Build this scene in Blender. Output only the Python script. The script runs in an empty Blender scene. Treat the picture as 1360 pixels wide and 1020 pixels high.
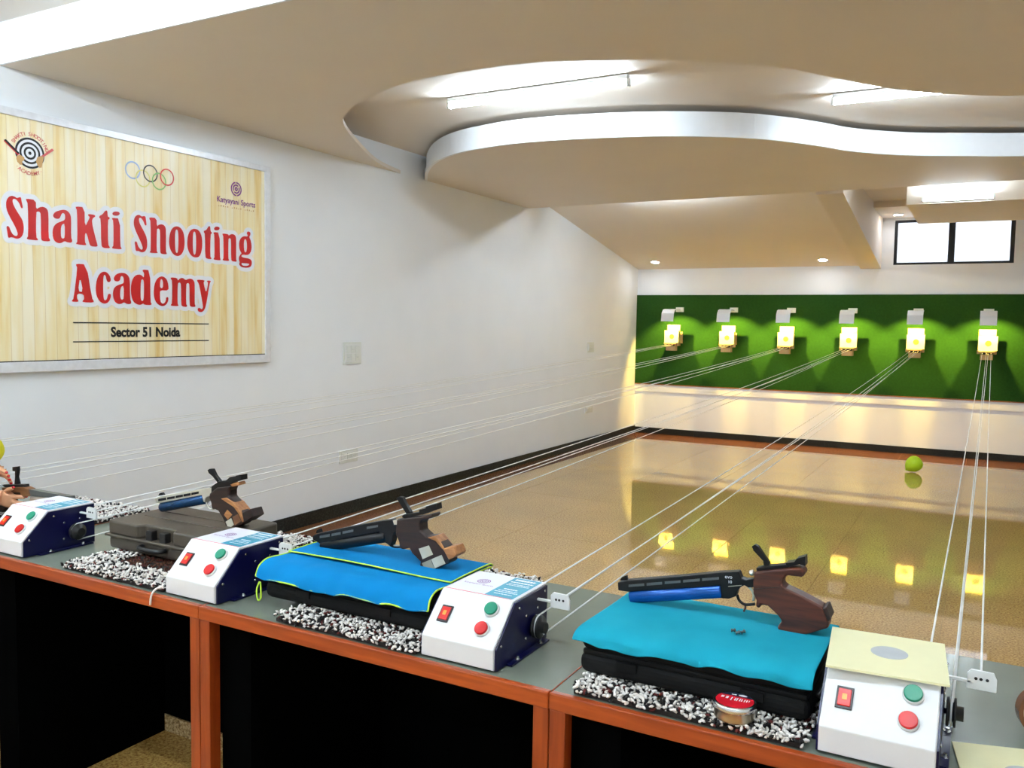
import bpy, bmesh, math, random
from mathutils import Vector, Matrix
from mathutils.geometry import tessellate_polygon
random.seed(7)
SC = bpy.context.scene
COL = SC.collection

# ------------------------------------------------------------------ camera
FPX = 1137.367
CW = 1360.0
CAMZ = 1.526
RM = Matrix(((0.87531818, 0.04780616, -0.48117841),
             (0.48327371, -0.05301413, 0.8738627),
             (0.01626677, -0.99744878, -0.06950769)))
# columns of RM: camera right, down, forward in world axes
right, down, fwd = RM.col[0].copy(), RM.col[1].copy(), RM.col[2].copy()
cam_data = bpy.data.cameras.new('camera')
cam = bpy.data.objects.new('camera', cam_data)
COL.objects.link(cam)
m = Matrix.Identity(4)
for i in range(3):
    m[i][0] = right[i]; m[i][1] = -down[i]; m[i][2] = -fwd[i]
m[2][3] = CAMZ
cam.matrix_world = m
cam_data.sensor_width = 36.0
cam_data.lens = 36.0 * FPX / CW
cam_data.clip_start = 0.02
SC.camera = cam

# ------------------------------------------------------------------ world, exposure
SC.view_settings.view_transform = 'Standard'
SC.view_settings.look = 'None'
SC.view_settings.gamma = 1.0
SC.view_settings.use_curve_mapping = False
SC.view_settings.exposure = 1.28
wd = bpy.data.worlds.new('daylight'); SC.world = wd
wd.use_nodes = True
bg = wd.node_tree.nodes['Background']
bg.inputs[0].default_value = (0.86, 0.92, 1.0, 1)
bg.inputs[1].default_value = 1.8
TUBE = 70.0          # radiance of the fluorescent tubes
SPOT_W = 44.0        # target lamps

# ------------------------------------------------------------------ pixel rays (1360 x 1020 frame) to world points on a real plane
def ray(u, v):
    return RM @ Vector((u - 680.0, v - 510.0, FPX))
def atX(u, v, x):
    r = ray(u, v); return r * (x / r.x) + Vector((0, 0, CAMZ))
def atY(u, v, y):
    r = ray(u, v); return r * (y / r.y) + Vector((0, 0, CAMZ))
def atZ(u, v, z):
    r = ray(u, v); return r * ((z - CAMZ) / r.z) + Vector((0, 0, CAMZ))

# ------------------------------------------------------------------ materials
def _nt(name):
    m = bpy.data.materials.new(name); m.use_nodes = True
    return m, m.node_tree, m.node_tree.nodes['Principled BSDF']
def mat(name, col, rough=0.5, metal=0.0, noise=0.06, nscale=25.0, bump=0.0, bscale=200.0, spec=0.5, coat=0.0,
        emit=None, estr=0.0, trans=0.0, ior=1.45):
    m, nt, p = _nt(name)
    p.inputs['Roughness'].default_value = rough
    p.inputs['Metallic'].default_value = metal
    p.inputs['Specular IOR Level'].default_value = spec
    p.inputs['Coat Weight'].default_value = coat
    p.inputs['Transmission Weight'].default_value = trans
    p.inputs['IOR'].default_value = ior
    tc = nt.nodes.new('ShaderNodeTexCoord')
    n = nt.nodes.new('ShaderNodeTexNoise'); n.inputs['Scale'].default_value = nscale; n.inputs['Detail'].default_value = 3
    nt.links.new(tc.outputs['Object'], n.inputs['Vector'])
    r = nt.nodes.new('ShaderNodeValToRGB')
    r.color_ramp.elements[0].position = 0.3; r.color_ramp.elements[1].position = 0.7
    r.color_ramp.elements[0].color = tuple(c * (1 - noise) for c in col[:3]) + (1,)
    r.color_ramp.elements[1].color = tuple(min(1, c * (1 + noise)) for c in col[:3]) + (1,)
    nt.links.new(n.outputs['Fac'], r.inputs['Fac'])
    nt.links.new(r.outputs['Color'], p.inputs['Base Color'])
    if bump > 0:
        n2 = nt.nodes.new('ShaderNodeTexNoise'); n2.inputs['Scale'].default_value = bscale
        nt.links.new(tc.outputs['Object'], n2.inputs['Vector'])
        b = nt.nodes.new('ShaderNodeBump'); b.inputs['Strength'].default_value = bump; b.inputs['Distance'].default_value = 0.002
        nt.links.new(n2.outputs['Fac'], b.inputs['Height']); nt.links.new(b.outputs['Normal'], p.inputs['Normal'])
    if emit:
        p.inputs['Emission Color'].default_value = tuple(emit) + (1,)
        p.inputs['Emission Strength'].default_value = estr
    return m
def srgb(r, g, b):
    def f(c):
        c /= 255.0
        return c / 12.92 if c <= 0.04045 else ((c + 0.055) / 1.055) ** 2.4
    return (f(r), f(g), f(b))

def granite(name, c0, c1, c2, rough, scale=260.0, coat=1.0):
    m, nt, p = _nt(name)
    p.inputs['Roughness'].default_value = rough
    p.inputs['Specular IOR Level'].default_value = 0.25
    p.inputs['Coat Weight'].default_value = coat
    p.inputs['Coat Roughness'].default_value = 0.035
    p.inputs['Coat IOR'].default_value = 1.5
    g = nt.nodes.new('ShaderNodeNewGeometry')
    n = nt.nodes.new('ShaderNodeTexNoise'); n.inputs['Scale'].default_value = scale * 0.35; n.inputs['Detail'].default_value = 4; n.inputs['Roughness'].default_value = 0.7
    nt.links.new(g.outputs['Position'], n.inputs['Vector'])
    r = nt.nodes.new('ShaderNodeValToRGB')
    e = r.color_ramp.elements
    e[0].position = 0.39; e[0].color = c0 + (1,)
    e[1].position = 0.62; e[1].color = c2 + (1,)
    k = e.new(0.5); k.color = c1 + (1,)
    nt.links.new(n.outputs['Fac'], r.inputs['Fac'])
    # slow cloudiness
    n2 = nt.nodes.new('ShaderNodeTexNoise'); n2.inputs['Scale'].default_value = 2.2; n2.inputs['Detail'].default_value = 5
    nt.links.new(g.outputs['Position'], n2.inputs['Vector'])
    mr = nt.nodes.new('ShaderNodeMapRange'); mr.inputs['From Min'].default_value = 0.3; mr.inputs['From Max'].default_value = 0.7
    mr.inputs['To Min'].default_value = 0.9; mr.inputs['To Max'].default_value = 1.08
    nt.links.new(n2.outputs['Fac'], mr.inputs['Value'])
    oi = nt.nodes.new('ShaderNodeObjectInfo')
    mr2 = nt.nodes.new('ShaderNodeMapRange'); mr2.inputs['To Min'].default_value = 0.965; mr2.inputs['To Max'].default_value = 1.03
    nt.links.new(oi.outputs['Random'], mr2.inputs['Value'])
    mu = nt.nodes.new('ShaderNodeMath'); mu.operation = 'MULTIPLY'
    nt.links.new(mr.outputs['Result'], mu.inputs[0]); nt.links.new(mr2.outputs['Result'], mu.inputs[1])
    vm = nt.nodes.new('ShaderNodeVectorMath'); vm.operation = 'SCALE'
    nt.links.new(r.outputs['Color'], vm.inputs[0]); nt.links.new(mu.outputs[0], vm.inputs['Scale'])
    nt.links.new(vm.outputs['Vector'], p.inputs['Base Color'])
    return m

def wood(name, c0, c1, rough=0.4, scale=60.0, axis=0):
    m, nt, p = _nt(name)
    p.inputs['Roughness'].default_value = rough
    tc = nt.nodes.new('ShaderNodeTexCoord')
    mp = nt.nodes.new('ShaderNodeMapping')
    s = [1.0, 1.0, 1.0]; s[axis] = 0.08
    mp.inputs['Scale'].default_value = s
    nt.links.new(tc.outputs['Object'], mp.inputs['Vector'])
    n = nt.nodes.new('ShaderNodeTexNoise'); n.inputs['Scale'].default_value = scale; n.inputs['Detail'].default_value = 5; n.inputs['Distortion'].default_value = 0.6
    nt.links.new(mp.outputs['Vector'], n.inputs['Vector'])
    r = nt.nodes.new('ShaderNodeValToRGB')
    r.color_ramp.elements[0].position = 0.35; r.color_ramp.elements[0].color = c0 + (1,)
    r.color_ramp.elements[1].position = 0.65; r.color_ramp.elements[1].color = c1 + (1,)
    nt.links.new(n.outputs['Fac'], r.inputs['Fac']); nt.links.new(r.outputs['Color'], p.inputs['Base Color'])
    return m

def plank_print(name):
    m, nt, p = _nt(name)
    p.inputs['Roughness'].default_value = 0.35
    g = nt.nodes.new('ShaderNodeNewGeometry'); sx = nt.nodes.new('ShaderNodeSeparateXYZ')
    nt.links.new(g.outputs['Position'], sx.inputs[0])
    mul = nt.nodes.new('ShaderNodeMath'); mul.operation = 'MULTIPLY'; mul.inputs[1].default_value = 1 / 0.062
    nt.links.new(sx.outputs['Y'], mul.inputs[0])
    fl = nt.nodes.new('ShaderNodeMath'); fl.operation = 'FLOOR'; nt.links.new(mul.outputs[0], fl.inputs[0])
    fr = nt.nodes.new('ShaderNodeMath'); fr.operation = 'FRACT'; nt.links.new(mul.outputs[0], fr.inputs[0])
    wn = nt.nodes.new('ShaderNodeTexWhiteNoise'); wn.noise_dimensions = '1D'; nt.links.new(fl.outputs[0], wn.inputs['W'])
    mp = nt.nodes.new('ShaderNodeMapping'); mp.inputs['Scale'].default_value = (1, 14, 1.2)
    nt.links.new(g.outputs['Position'], mp.inputs['Vector'])
    n = nt.nodes.new('ShaderNodeTexNoise'); n.inputs['Scale'].default_value = 1.4; n.inputs['Detail'].default_value = 6
    nt.links.new(mp.outputs['Vector'], n.inputs['Vector'])
    a = nt.nodes.new('ShaderNodeMath'); a.operation = 'MULTIPLY_ADD'; a.inputs[1].default_value = 0.30
    nt.links.new(wn.outputs['Value'], a.inputs[0]); nt.links.new(n.outputs['Fac'], a.inputs[2])
    r = nt.nodes.new('ShaderNodeValToRGB'); e = r.color_ramp.elements
    e[0].position = 0.34; e[0].color = srgb(232, 198, 120) + (1,)
    e[1].position = 0.78; e[1].color = srgb(250, 240, 212) + (1,)
    k = e.new(0.54); k.color = srgb(244, 226, 174) + (1,)
    nt.links.new(a.outputs[0], r.inputs['Fac'])
    lt = nt.nodes.new('ShaderNodeMath'); lt.operation = 'LESS_THAN'; lt.inputs[1].default_value = 0.035
    nt.links.new(fr.outputs[0], lt.inputs[0])
    mx = nt.nodes.new('ShaderNodeMixRGB'); mx.inputs[2].default_value = srgb(200, 165, 95) + (1,)
    sc = nt.nodes.new('ShaderNodeMath'); sc.operation = 'MULTIPLY'; sc.inputs[1].default_value = 0.6
    nt.links.new(lt.outputs[0], sc.inputs[0]); nt.links.new(sc.outputs[0], mx.inputs[0])
    nt.links.new(r.outputs['Color'], mx.inputs[1]); nt.links.new(mx.outputs[0], p.inputs['Base Color'])
    return m

M = {}
M['wall'] = mat('wall_paint', (0.87, 0.895, 0.93), 0.6, noise=0.012, nscale=3, bump=0.03, bscale=90)
M['ceil'] = mat('ceiling_bounce_tint', (0.79, 0.72, 0.64), 0.65, noise=0.012, nscale=2)  # white ceiling; the cream tint paints in warm light bounced off the floor
M['fascia'] = mat('white_trim_paint', (0.86, 0.87, 0.89), 0.5, noise=0.01)
M['floor'] = granite('beige_granite', srgb(140, 92, 32), srgb(188, 147, 76), srgb(214, 178, 108), 0.5)
M['band'] = granite('brown_granite', srgb(82, 42, 16), srgb(132, 76, 36), srgb(160, 100, 54), 0.5)
M['grout'] = mat('grout', srgb(150, 120, 75), 0.8)
M['black_granite'] = granite('black_granite', (0.004, 0.005, 0.004), (0.012, 0.013, 0.011), (0.03, 0.035, 0.03), 0.5, coat=0.04)
M['skirt'] = granite('skirting_granite', srgb(120, 90, 50), srgb(190, 160, 110), srgb(225, 205, 165), 0.3)
M['green'] = mat('green_felt', (.015, .060, .011), 0.95, noise=0.12, nscale=40, bump=0.2, bscale=500, spec=0.1)
M['woodtrim'] = wood('brown_trim', srgb(120, 70, 30), srgb(150, 95, 45))
M['blackframe'] = mat('black_aluminium', (0.006, 0.006, 0.007), 0.4)
M['tube'] = mat('lit_tube', (0.9, 0.9, 0.9), 0.4, emit=(0.72, 0.87, 1.0), estr=TUBE)
M['downlight'] = mat('lit_lens', (0.9, 0.9, 0.9), 0.4, emit=(0.95, 0.97, 1.0), estr=30)
M['warm_bulb'] = mat('lit_bulb', (0.9, 0.9, 0.8), 0.4, emit=(1.0, 0.85, 0.4), estr=8)
M['white'] = mat('white_enamel', (0.80, 0.80, 0.80), 0.35, noise=0.01)
M['white_plastic'] = mat('white_plastic', (0.78, 0.79, 0.78), 0.35, noise=0.01)
M['ivory'] = mat('ivory_plastic', (0.74, 0.76, 0.72), 0.4, noise=0.02)
M['grey_plastic'] = mat('grey_plastic', (0.45, 0.46, 0.46), 0.4)
M['orange'] = wood('orange_laminate', srgb(142, 54, 12), srgb(176, 78, 24), 0.35, 50, 0)
M['orange_v'] = wood('orange_laminate_upright', srgb(132, 48, 12), srgb(160, 68, 22), 0.35, 50, 2)
M['top'] = mat('grey_laminate', srgb(122, 130, 118), 0.16, noise=0.05, nscale=8)
M['blackpanel'] = mat('black_board', (0.0016, 0.0016, 0.0016), 0.9, spec=0.0)
M['blue'] = mat('navy_enamel', srgb(6, 8, 60), 0.3, noise=0.05)
M['steel'] = mat('zinc_steel', (0.75, 0.75, 0.76), 0.25, metal=1.0)
M['black'] = mat('black_plastic', (0.008, 0.008, 0.009), 0.35)
M['black_matt'] = mat('black_matt', (0.006, 0.006, 0.006), 0.7, spec=0.2)
M['red_btn'] = mat('red_button', srgb(200, 16, 18), 0.35)
M['green_btn'] = mat('green_button', srgb(4, 132, 100), 0.35)
M['rocker'] = mat('lit_rocker', srgb(150, 12, 6), 0.3, emit=srgb(255, 30, 4), estr=0.16)
M['lamp_glow'] = mat('neon_glow', srgb(255, 120, 50), 0.3, emit=srgb(255, 110, 30), estr=0.6)
M['sticker'] = mat('sticker_paper', (0.80, 0.80, 0.88), 0.4, noise=0.01)
M['teal'] = mat('teal_print', srgb(40, 150, 178), 0.4)
M['purple'] = mat('purple_print', srgb(128, 40, 140), 0.4)
M['white_print'] = mat('white_print', (0.85, 0.86, 0.9), 0.4, noise=0.01)
M['red_print'] = mat('red_print', srgb(196, 13, 9), 0.35, noise=0.12, nscale=6)
M['black_print'] = mat('black_print', (0.005, 0.005, 0.005), 0.4)
M['pinkred_print'] = mat('pale_red_print', srgb(214, 98, 96), 0.4)
M['skin_print'] = mat('tan_print', srgb(206, 160, 100), 0.4)
M['ring_blue'] = mat('pale_blue_print', srgb(160, 186, 224), 0.4)
M['ring_yellow'] = mat('pale_yellow_print', srgb(232, 222, 130), 0.4)
M['ring_green'] = mat('pale_green_print', srgb(140, 196, 110), 0.4)
M['ring_red'] = mat('ring_red_print', srgb(220, 50, 45), 0.4)
M['plank'] = plank_print('plank_print')
M['alu'] = mat('frame_aluminium', (0.78, 0.79, 0.83), 0.35, metal=0.2)
M['card'] = mat('cream_card', srgb(240, 236, 190), 0.6, noise=0.015)
M['greydisc'] = mat('grey_print', srgb(186, 190, 192), 0.6)
M['tandisc'] = mat('tan_disc_print', srgb(190, 140, 50), 0.6)
M['carrier'] = mat('cream_enamel', srgb(236, 214, 130), 0.5)
M['carrier_low'] = mat('pale_wood', srgb(200, 165, 115), 0.6)
M['cord'] = mat('white_cord', (0.85, 0.85, 0.83), 0.6)
M['yarn_white'] = mat('white_yarn', srgb(238, 231, 224), 0.9, noise=0.1)
M['yarn_black'] = mat('black_yarn', (0.012, 0.01, 0.01), 0.95)
M['yarn_maroon'] = mat('maroon_yarn', srgb(92, 34, 30), 0.9)
M['yarn_brown'] = mat('brown_yarn', srgb(82, 46, 28), 0.9, noise=0.3)
M['matback'] = mat('mat_backing', (0.02, 0.015, 0.012), 0.9)
M['towel_blue'] = mat('sky_blue_cloth', srgb(14, 124, 184), 0.9, noise=0.05, nscale=12, bump=0.25, bscale=600, spec=0.1)
M['towel_teal'] = mat('turquoise_cloth', srgb(30, 152, 174), 0.9, noise=0.05, nscale=12, bump=0.25, bscale=600, spec=0.1)
M['lime'] = mat('lime_piping', srgb(196, 232, 70), 0.7)
M['hardcase'] = mat('charcoal_plastic', srgb(74, 66, 56), 0.42, noise=0.05, nscale=60, bump=0.15, bscale=700)
M['gun_black'] = mat('black_anodised', (0.006, 0.006, 0.007), 0.4, spec=0.3)
M['gun_grey'] = mat('grey_anodised', (0.09, 0.10, 0.10), 0.4)
M['gun_blue'] = mat('blue_anodised', srgb(24, 80, 156), 0.25, metal=0.35)
M['gun_darkblue'] = mat('dark_blue_anodised', srgb(14, 62, 104), 0.25, metal=0.35)
M['gun_silver'] = mat('silver_anodised', (0.68, 0.64, 0.55), 0.35, metal=0.6)
M['grip_walnut'] = wood('walnut_grip', srgb(54, 20, 9), srgb(92, 40, 19), 0.5, 90, 0)
M['grip_dark'] = wood('dark_walnut_grip', srgb(26, 12, 8), srgb(50, 24, 14), 0.5, 90, 0)
M['grip_tan'] = wood('tan_wood', srgb(150, 96, 52), srgb(186, 128, 76), 0.5, 90, 0)
M['grip_brown'] = wood('brown_patch_wood', srgb(104, 66, 38), srgb(128, 84, 50), 0.5, 90, 0)
M['tag_paper'] = mat('tag_paper', srgb(196, 190, 170), 0.6)
M['tag_grey'] = mat('tag_grey_paper', srgb(150, 144, 126), 0.6)
M['tin'] = mat('tin_metal', (0.62, 0.56, 0.42), 0.3, metal=1.0)
M['tin_rim'] = mat('tin_rim_metal', (0.82, 0.83, 0.83), 0.2, metal=1.0)
M['tin_red'] = mat('tin_red_print', srgb(206, 22, 40), 0.35)
M['tin_navy'] = mat('tin_navy_print', srgb(22, 36, 56), 0.35)
M['lead'] = mat('lead', (0.12, 0.125, 0.13), 0.3, metal=1.0)
M['tape'] = mat('brown_tape', srgb(110, 66, 40), 0.25)
M['tape_core'] = mat('tape_core_card', srgb(190, 160, 125), 0.7)
M['balloon'] = mat('lime_rubber', srgb(196, 236, 40), 0.25, noise=0.02)
M['skin'] = mat('skin', srgb(206, 150, 112), 0.5, noise=0.06, nscale=18)
M['nail'] = mat('red_nail_varnish', srgb(190, 20, 36), 0.2)
M['red_thread'] = mat('red_thread', srgb(208, 60, 34), 0.8)
M['kurta'] = mat('yellow_cotton', srgb(232, 226, 40), 0.85, noise=0.04)
M['trouser'] = mat('white_cotton', srgb(206, 204, 198), 0.85)
M['hair'] = mat('black_hair', (0.008, 0.006, 0.005), 0.5)
M['eye'] = mat('eye_white', (0.8, 0.8, 0.8), 0.3)
# frosted pane lit by the daylight outside
def frosted(name):
    m, nt, p = _nt(name)
    out = nt.nodes['Material Output']
    t = nt.nodes.new('ShaderNodeBsdfTranslucent'); t.inputs[0].default_value = (0.92, 0.94, 0.97, 1)
    mx = nt.nodes.new('ShaderNodeMixShader'); mx.inputs[0].default_value = 0.8
    p.inputs['Base Color'].default_value = (0.85, 0.87, 0.9, 1); p.inputs['Roughness'].default_value = 0.25
    nt.links.new(p.outputs[0], mx.inputs[1]); nt.links.new(t.outputs[0], mx.inputs[2]); nt.links.new(mx.outputs[0], out.inputs[0])
    return m
M['frost'] = frosted('frosted_glass')

# ------------------------------------------------------------------ mesh helpers
ORI = {}
class MB:
    def __init__(s):
        s.v = []; s.f = []; s.mi = []; s.sm = []
    def add(s, vs, fs, mi=0, smooth=False):
        o = len(s.v); s.v += [Vector(p) for p in vs]
        for f in fs:
            s.f.append([i + o for i in f]); s.mi.append(mi); s.sm.append(smooth)
        return s
    def box(s, x0, x1, y0, y1, z0, z1, mi=0):
        vs = [(x, y, z) for x in (x0, x1) for y in (y0, y1) for z in (z0, z1)]
        return s.add(vs, [(0, 1, 3, 2), (4, 6, 7, 5), (0, 4, 5, 1), (2, 3, 7, 6), (0, 2, 6, 4), (1, 5, 7, 3)], mi)
    def prism(s, poly, a, b, axis='y', mi=0):
        """poly: 2-D outline; extruded along axis from a to b."""
        def P(p, t):
            if axis == 'y': return (p[0], t, p[1])
            if axis == 'x': return (t, p[0], p[1])
            return (p[0], p[1], t)
        n = len(poly)
        vs = [P(p, a) for p in poly] + [P(p, b) for p in poly]
        tri = tessellate_polygon([[Vector((p[0], p[1], 0)) for p in poly]])
        fs = [tuple(t) for t in tri] + [tuple(n + i for i in reversed(t)) for t in tri]
        fs += [(i, (i + 1) % n, n + (i + 1) % n, n + i) for i in range(n)]
        return s.add(vs, fs, mi)
    def cyl(s, p0, p1, r, r1=None, n=20, mi=0, caps=True, smooth=True):
        p0, p1 = Vector(p0), Vector(p1); r1 = r if r1 is None else r1
        d = (p1 - p0).normalized()
        u = d.orthogonal().normalized(); w = d.cross(u)
        vs = []
        for (p, q) in ((p0, r), (p1, r1)):
            for i in range(n):
                a = 2 * math.pi * i / n
                vs.append(p + (u * math.cos(a) + w * math.sin(a)) * q)
        s.add(vs, [(i, (i + 1) % n, n + (i + 1) % n, n + i) for i in range(n)], mi, smooth)
        if caps:
            s.add(vs, [tuple(reversed(range(n))), tuple(range(n, 2 * n))], mi)
        return s
    def tube(s, pts, r, n=8, mi=0, closed=False):
        pts = [Vector(p) for p in pts]; k = len(pts); vs = []
        prev = None
        rs = r if isinstance(r, (list, tuple)) else [r] * k
        for i, p in enumerate(pts):
            a = pts[(i - 1) % k] if (closed or i > 0) else p
            b = pts[(i + 1) % k] if (closed or i < k - 1) else p
            d = (b - a).normalized()
            u = d.orthogonal().normalized() if prev is None else (prev - d * prev.dot(d)).normalized()
            prev = u; w = d.cross(u)
            for j in range(n):
                t = 2 * math.pi * j / n
                vs.append(p + (u * math.cos(t) + w * math.sin(t)) * rs[i])
        fs = []
        for i in range(k if closed else k - 1):
            a, b = i * n, ((i + 1) % k) * n
            for j in range(n):
                fs.append((a + j, a + (j + 1) % n, b + (j + 1) % n, b + j))
        s.add(vs, fs, mi, True)
        if not closed:
            s.add(vs, [tuple(reversed(range(n))), tuple(range((k - 1) * n, k * n))], mi)
        return s
    def lathe(s, prof, c, n=32, mi=0, axis=(0, 0, 1)):
        """prof: list of (radius, height) from bottom to top along axis."""
        c = Vector(c); d = Vector(axis).normalized(); u = d.orthogonal().normalized(); w = d.cross(u)
        vs = []
        for (r, h) in prof:
            for i in range(n):
                a = 2 * math.pi * i / n
                vs.append(c + d * h + (u * math.cos(a) + w * math.sin(a)) * r)
        fs = []
        for k in range(len(prof) - 1):
            for i in range(n):
                fs.append((k * n + i, k * n + (i + 1) % n, (k + 1) * n + (i + 1) % n, (k + 1) * n + i))
        s.add(vs, fs, mi, True)
        s.add(vs, [tuple(reversed(range(n))), tuple(range((len(prof) - 1) * n, len(prof) * n))], mi)
        return s
    def ball(s, c, r, n=16, mi=0):
        c = Vector(c); r = Vector(r) if not isinstance(r, (int, float)) else Vector((r, r, r))
        vs = []; fs = []
        m_ = n // 2
        for i in range(m_ + 1):
            t = math.pi * i / m_
            for j in range(n):
                a = 2 * math.pi * j / n
                vs.append(c + Vector((r.x * math.sin(t) * math.cos(a), r.y * math.sin(t) * math.sin(a), -r.z * math.cos(t))))
        for i in range(m_):
            for j in range(n):
                fs.append((i * n + j, i * n + (j + 1) % n, (i + 1) * n + (j + 1) % n, (i + 1) * n + j))
        return s.add(vs, fs, mi, True)
    def build(s, name, mats, parent=None, bevel=0.0, seg=2, weld=True, kind=None):
        o = ORI.get(parent.name, Vector((0, 0, 0))) if parent else Vector((0, 0, 0))
        me = bpy.data.meshes.new(name)
        me.from_pydata([p - o for p in s.v], [], s.f)
        if not isinstance(mats, (list, tuple)): mats = [mats]
        for q in mats: me.materials.append(M[q] if isinstance(q, str) else q)
        me.polygons.foreach_set('material_index', s.mi)
        me.polygons.foreach_set('use_smooth', s.sm)
        bm = bmesh.new(); bm.from_mesh(me)
        if weld: bmesh.ops.remove_doubles(bm, verts=bm.verts, dist=1e-6)
        bmesh.ops.recalc_face_normals(bm, faces=bm.faces)
        bm.to_mesh(me); bm.free()
        ob = bpy.data.objects.new(name, me); COL.objects.link(ob)
        if parent: ob.parent = parent
        ORI[ob.name] = o
        if bevel > 0:
            md = ob.modifiers.new('bevel', 'BEVEL'); md.width = bevel; md.segments = seg; md.limit_method = 'ANGLE'; md.angle_limit = math.radians(40)
            md.harden_normals = False
        if kind: ob['kind'] = kind
        return ob

def tag(o, label, cat, group=None):
    o['label'] = label; o['category'] = cat
    if group: o['group'] = group
    return o
def thing(name, loc, label, cat, group=None):
    e = bpy.data.objects.new(name, None); COL.objects.link(e)
    e.location = loc; e.empty_display_size = 0.05
    ORI[e.name] = Vector(loc)
    return tag(e, label, cat, group)
def struct(o):
    o['kind'] = 'structure'; return o
def copy_tree(o, parent=None):
    c = o.copy(); COL.objects.link(c); c.parent = parent
    ORI[c.name] = ORI.get(o.name, Vector((0, 0, 0)))
    for ch in list(o.children): copy_tree(ch, c)
    return c
def dup(o, delta, label, group=None):
    c = copy_tree(o); c.location = o.location + Vector(delta); c['label'] = label
    ORI[c.name] = c.location.copy()
    if group: c['group'] = group
    return c
def tris2d(polys, P):
    """outline (+ holes) in 2-D -> verts, faces through mapping P"""
    flat = [p for q in polys for p in q]
    tri = tessellate_polygon([[Vector((p[0], p[1], 0)) for p in q] for q in polys])
    return [P(p) for p in flat], [tuple(t) for t in tri]
def chaikin(poly, k=1):
    for _ in range(k):
        q = []
        for i in range(len(poly)):
            a, b = poly[i], poly[(i + 1) % len(poly)]
            q += [(a[0] * .75 + b[0] * .25, a[1] * .75 + b[1] * .25), (a[0] * .25 + b[0] * .75, a[1] * .25 + b[1] * .75)]
        poly = q
    return poly
_tc = {}
def text2d(txt, size=1.0, offset=0.0):
    k = (txt, offset)
    if k not in _tc:
        cu = bpy.data.curves.new('lettering', 'FONT'); cu.body = txt; cu.size = 1.0; cu.offset = offset; cu.resolution_u = 3
        cu.align_x = 'CENTER'
        ob = bpy.data.objects.new('lettering', cu); COL.objects.link(ob)
        dg = bpy.context.evaluated_depsgraph_get(); dg.update()
        me = bpy.data.meshes.new_from_object(ob.evaluated_get(dg))
        _tc[k] = ([v.co.copy() for v in me.vertices], [tuple(p.vertices) for p in me.polygons])
        bpy.data.objects.remove(ob); bpy.data.curves.remove(cu); bpy.data.meshes.remove(me)
    v, f = _tc[k]
    return [(p.x * size, p.y * size) for p in v], f
def catmull(pts, n=8):
    pts = [Vector(p) for p in pts]; out = []
    for i in range(len(pts) - 1):
        p0 = pts[max(i - 1, 0)]; p1 = pts[i]; p2 = pts[i + 1]; p3 = pts[min(i + 2, len(pts) - 1)]
        for k in range(n):
            t = k / n
            out.append(0.5 * ((2 * p1) + (p2 - p0) * t + (2 * p0 - 5 * p1 + 4 * p2 - p3) * t * t + (3 * p1 - p0 - 3 * p2 + p3) * t ** 3))
    out.append(pts[-1]); return out

# ------------------------------------------------------------------ room
XL, XR, YB, YF = -4.39, 2.62, 11.66, -3.4       # left wall, right wall, target wall, wall behind the camera
ZC, ZD = 2.985, 2.78                            # slab ceiling, dropped ceiling
floor = struct(MB().box(XL - .1, XR + .1, YF - .1, YB + .1, -0.1, -0.003).build('floor', 'grout'))
gx = [XL, -4.10] + [-3.682 + .711 * i for i in range(9)] + [XR]
gx = [XL, -4.10] + [x for x in gx[2:]]
gy = [YF] + [YF + 0.8 + 1.35 * i for i in range(10)] + [10.88]
gap = 0.0012
tile_cache = {}
def tile(x0, x1, y0, y1, m_):
    w, l = round(x1 - x0, 4), round(y1 - y0, 4)
    k = (w, l, m_)
    if k not in tile_cache:
        tile_cache[k] = MB().box(gap, w - gap, gap, l - gap, -0.003, 0).build('floor_tile', m_, floor)
        tile_cache[k].location = (x0, y0, 0)
    else:
        c = tile_cache[k].copy(); COL.objects.link(c); c.parent = floor; c.location = (x0, y0, 0)
for i in range(1, len(gx) - 1):
    for j in range(len(gy) - 1):
        tile(gx[i], gx[i + 1], gy[j], gy[j + 1], 'floor')
for j in range(len(gy) - 1): tile(gx[0], gx[1], gy[j], gy[j + 1], 'band')
for i in range(len(gx) - 1): tile(gx[i], gx[i + 1], 10.88, YB, 'band')

struct(MB().box(XL - .12, XL, YF, YB, 0, ZC).build('wall_left', 'wall'))
struct(MB().box(XR, XR + .12, YF, YB, 0, ZC).build('wall_right', 'wall'))
struct(MB().box(XL - .12, XR + .12, YF - .12, YF, 0, ZC).build('wall_front', 'wall'))
WX0, WX1, WZ0, WZ1 = -1.045, 0.25, 2.338, 2.885
wb = MB()
wb.box(XL - .12, WX0, YB, YB + .14, 0, ZC).box(WX1, XR + .12, YB, YB + .14, 0, ZC)
wb.box(WX0, WX1, YB, YB + .14, 0, WZ0).box(WX0, WX1, YB, YB + .14, WZ1, ZC)
struct(wb.build('wall_back', 'wall', weld=False))
ceiling = struct(MB().box(XL - .12, XR + .12, YF - .12, YB + .14, ZC, ZC + .12).build('ceiling', 'ceil'))

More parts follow.
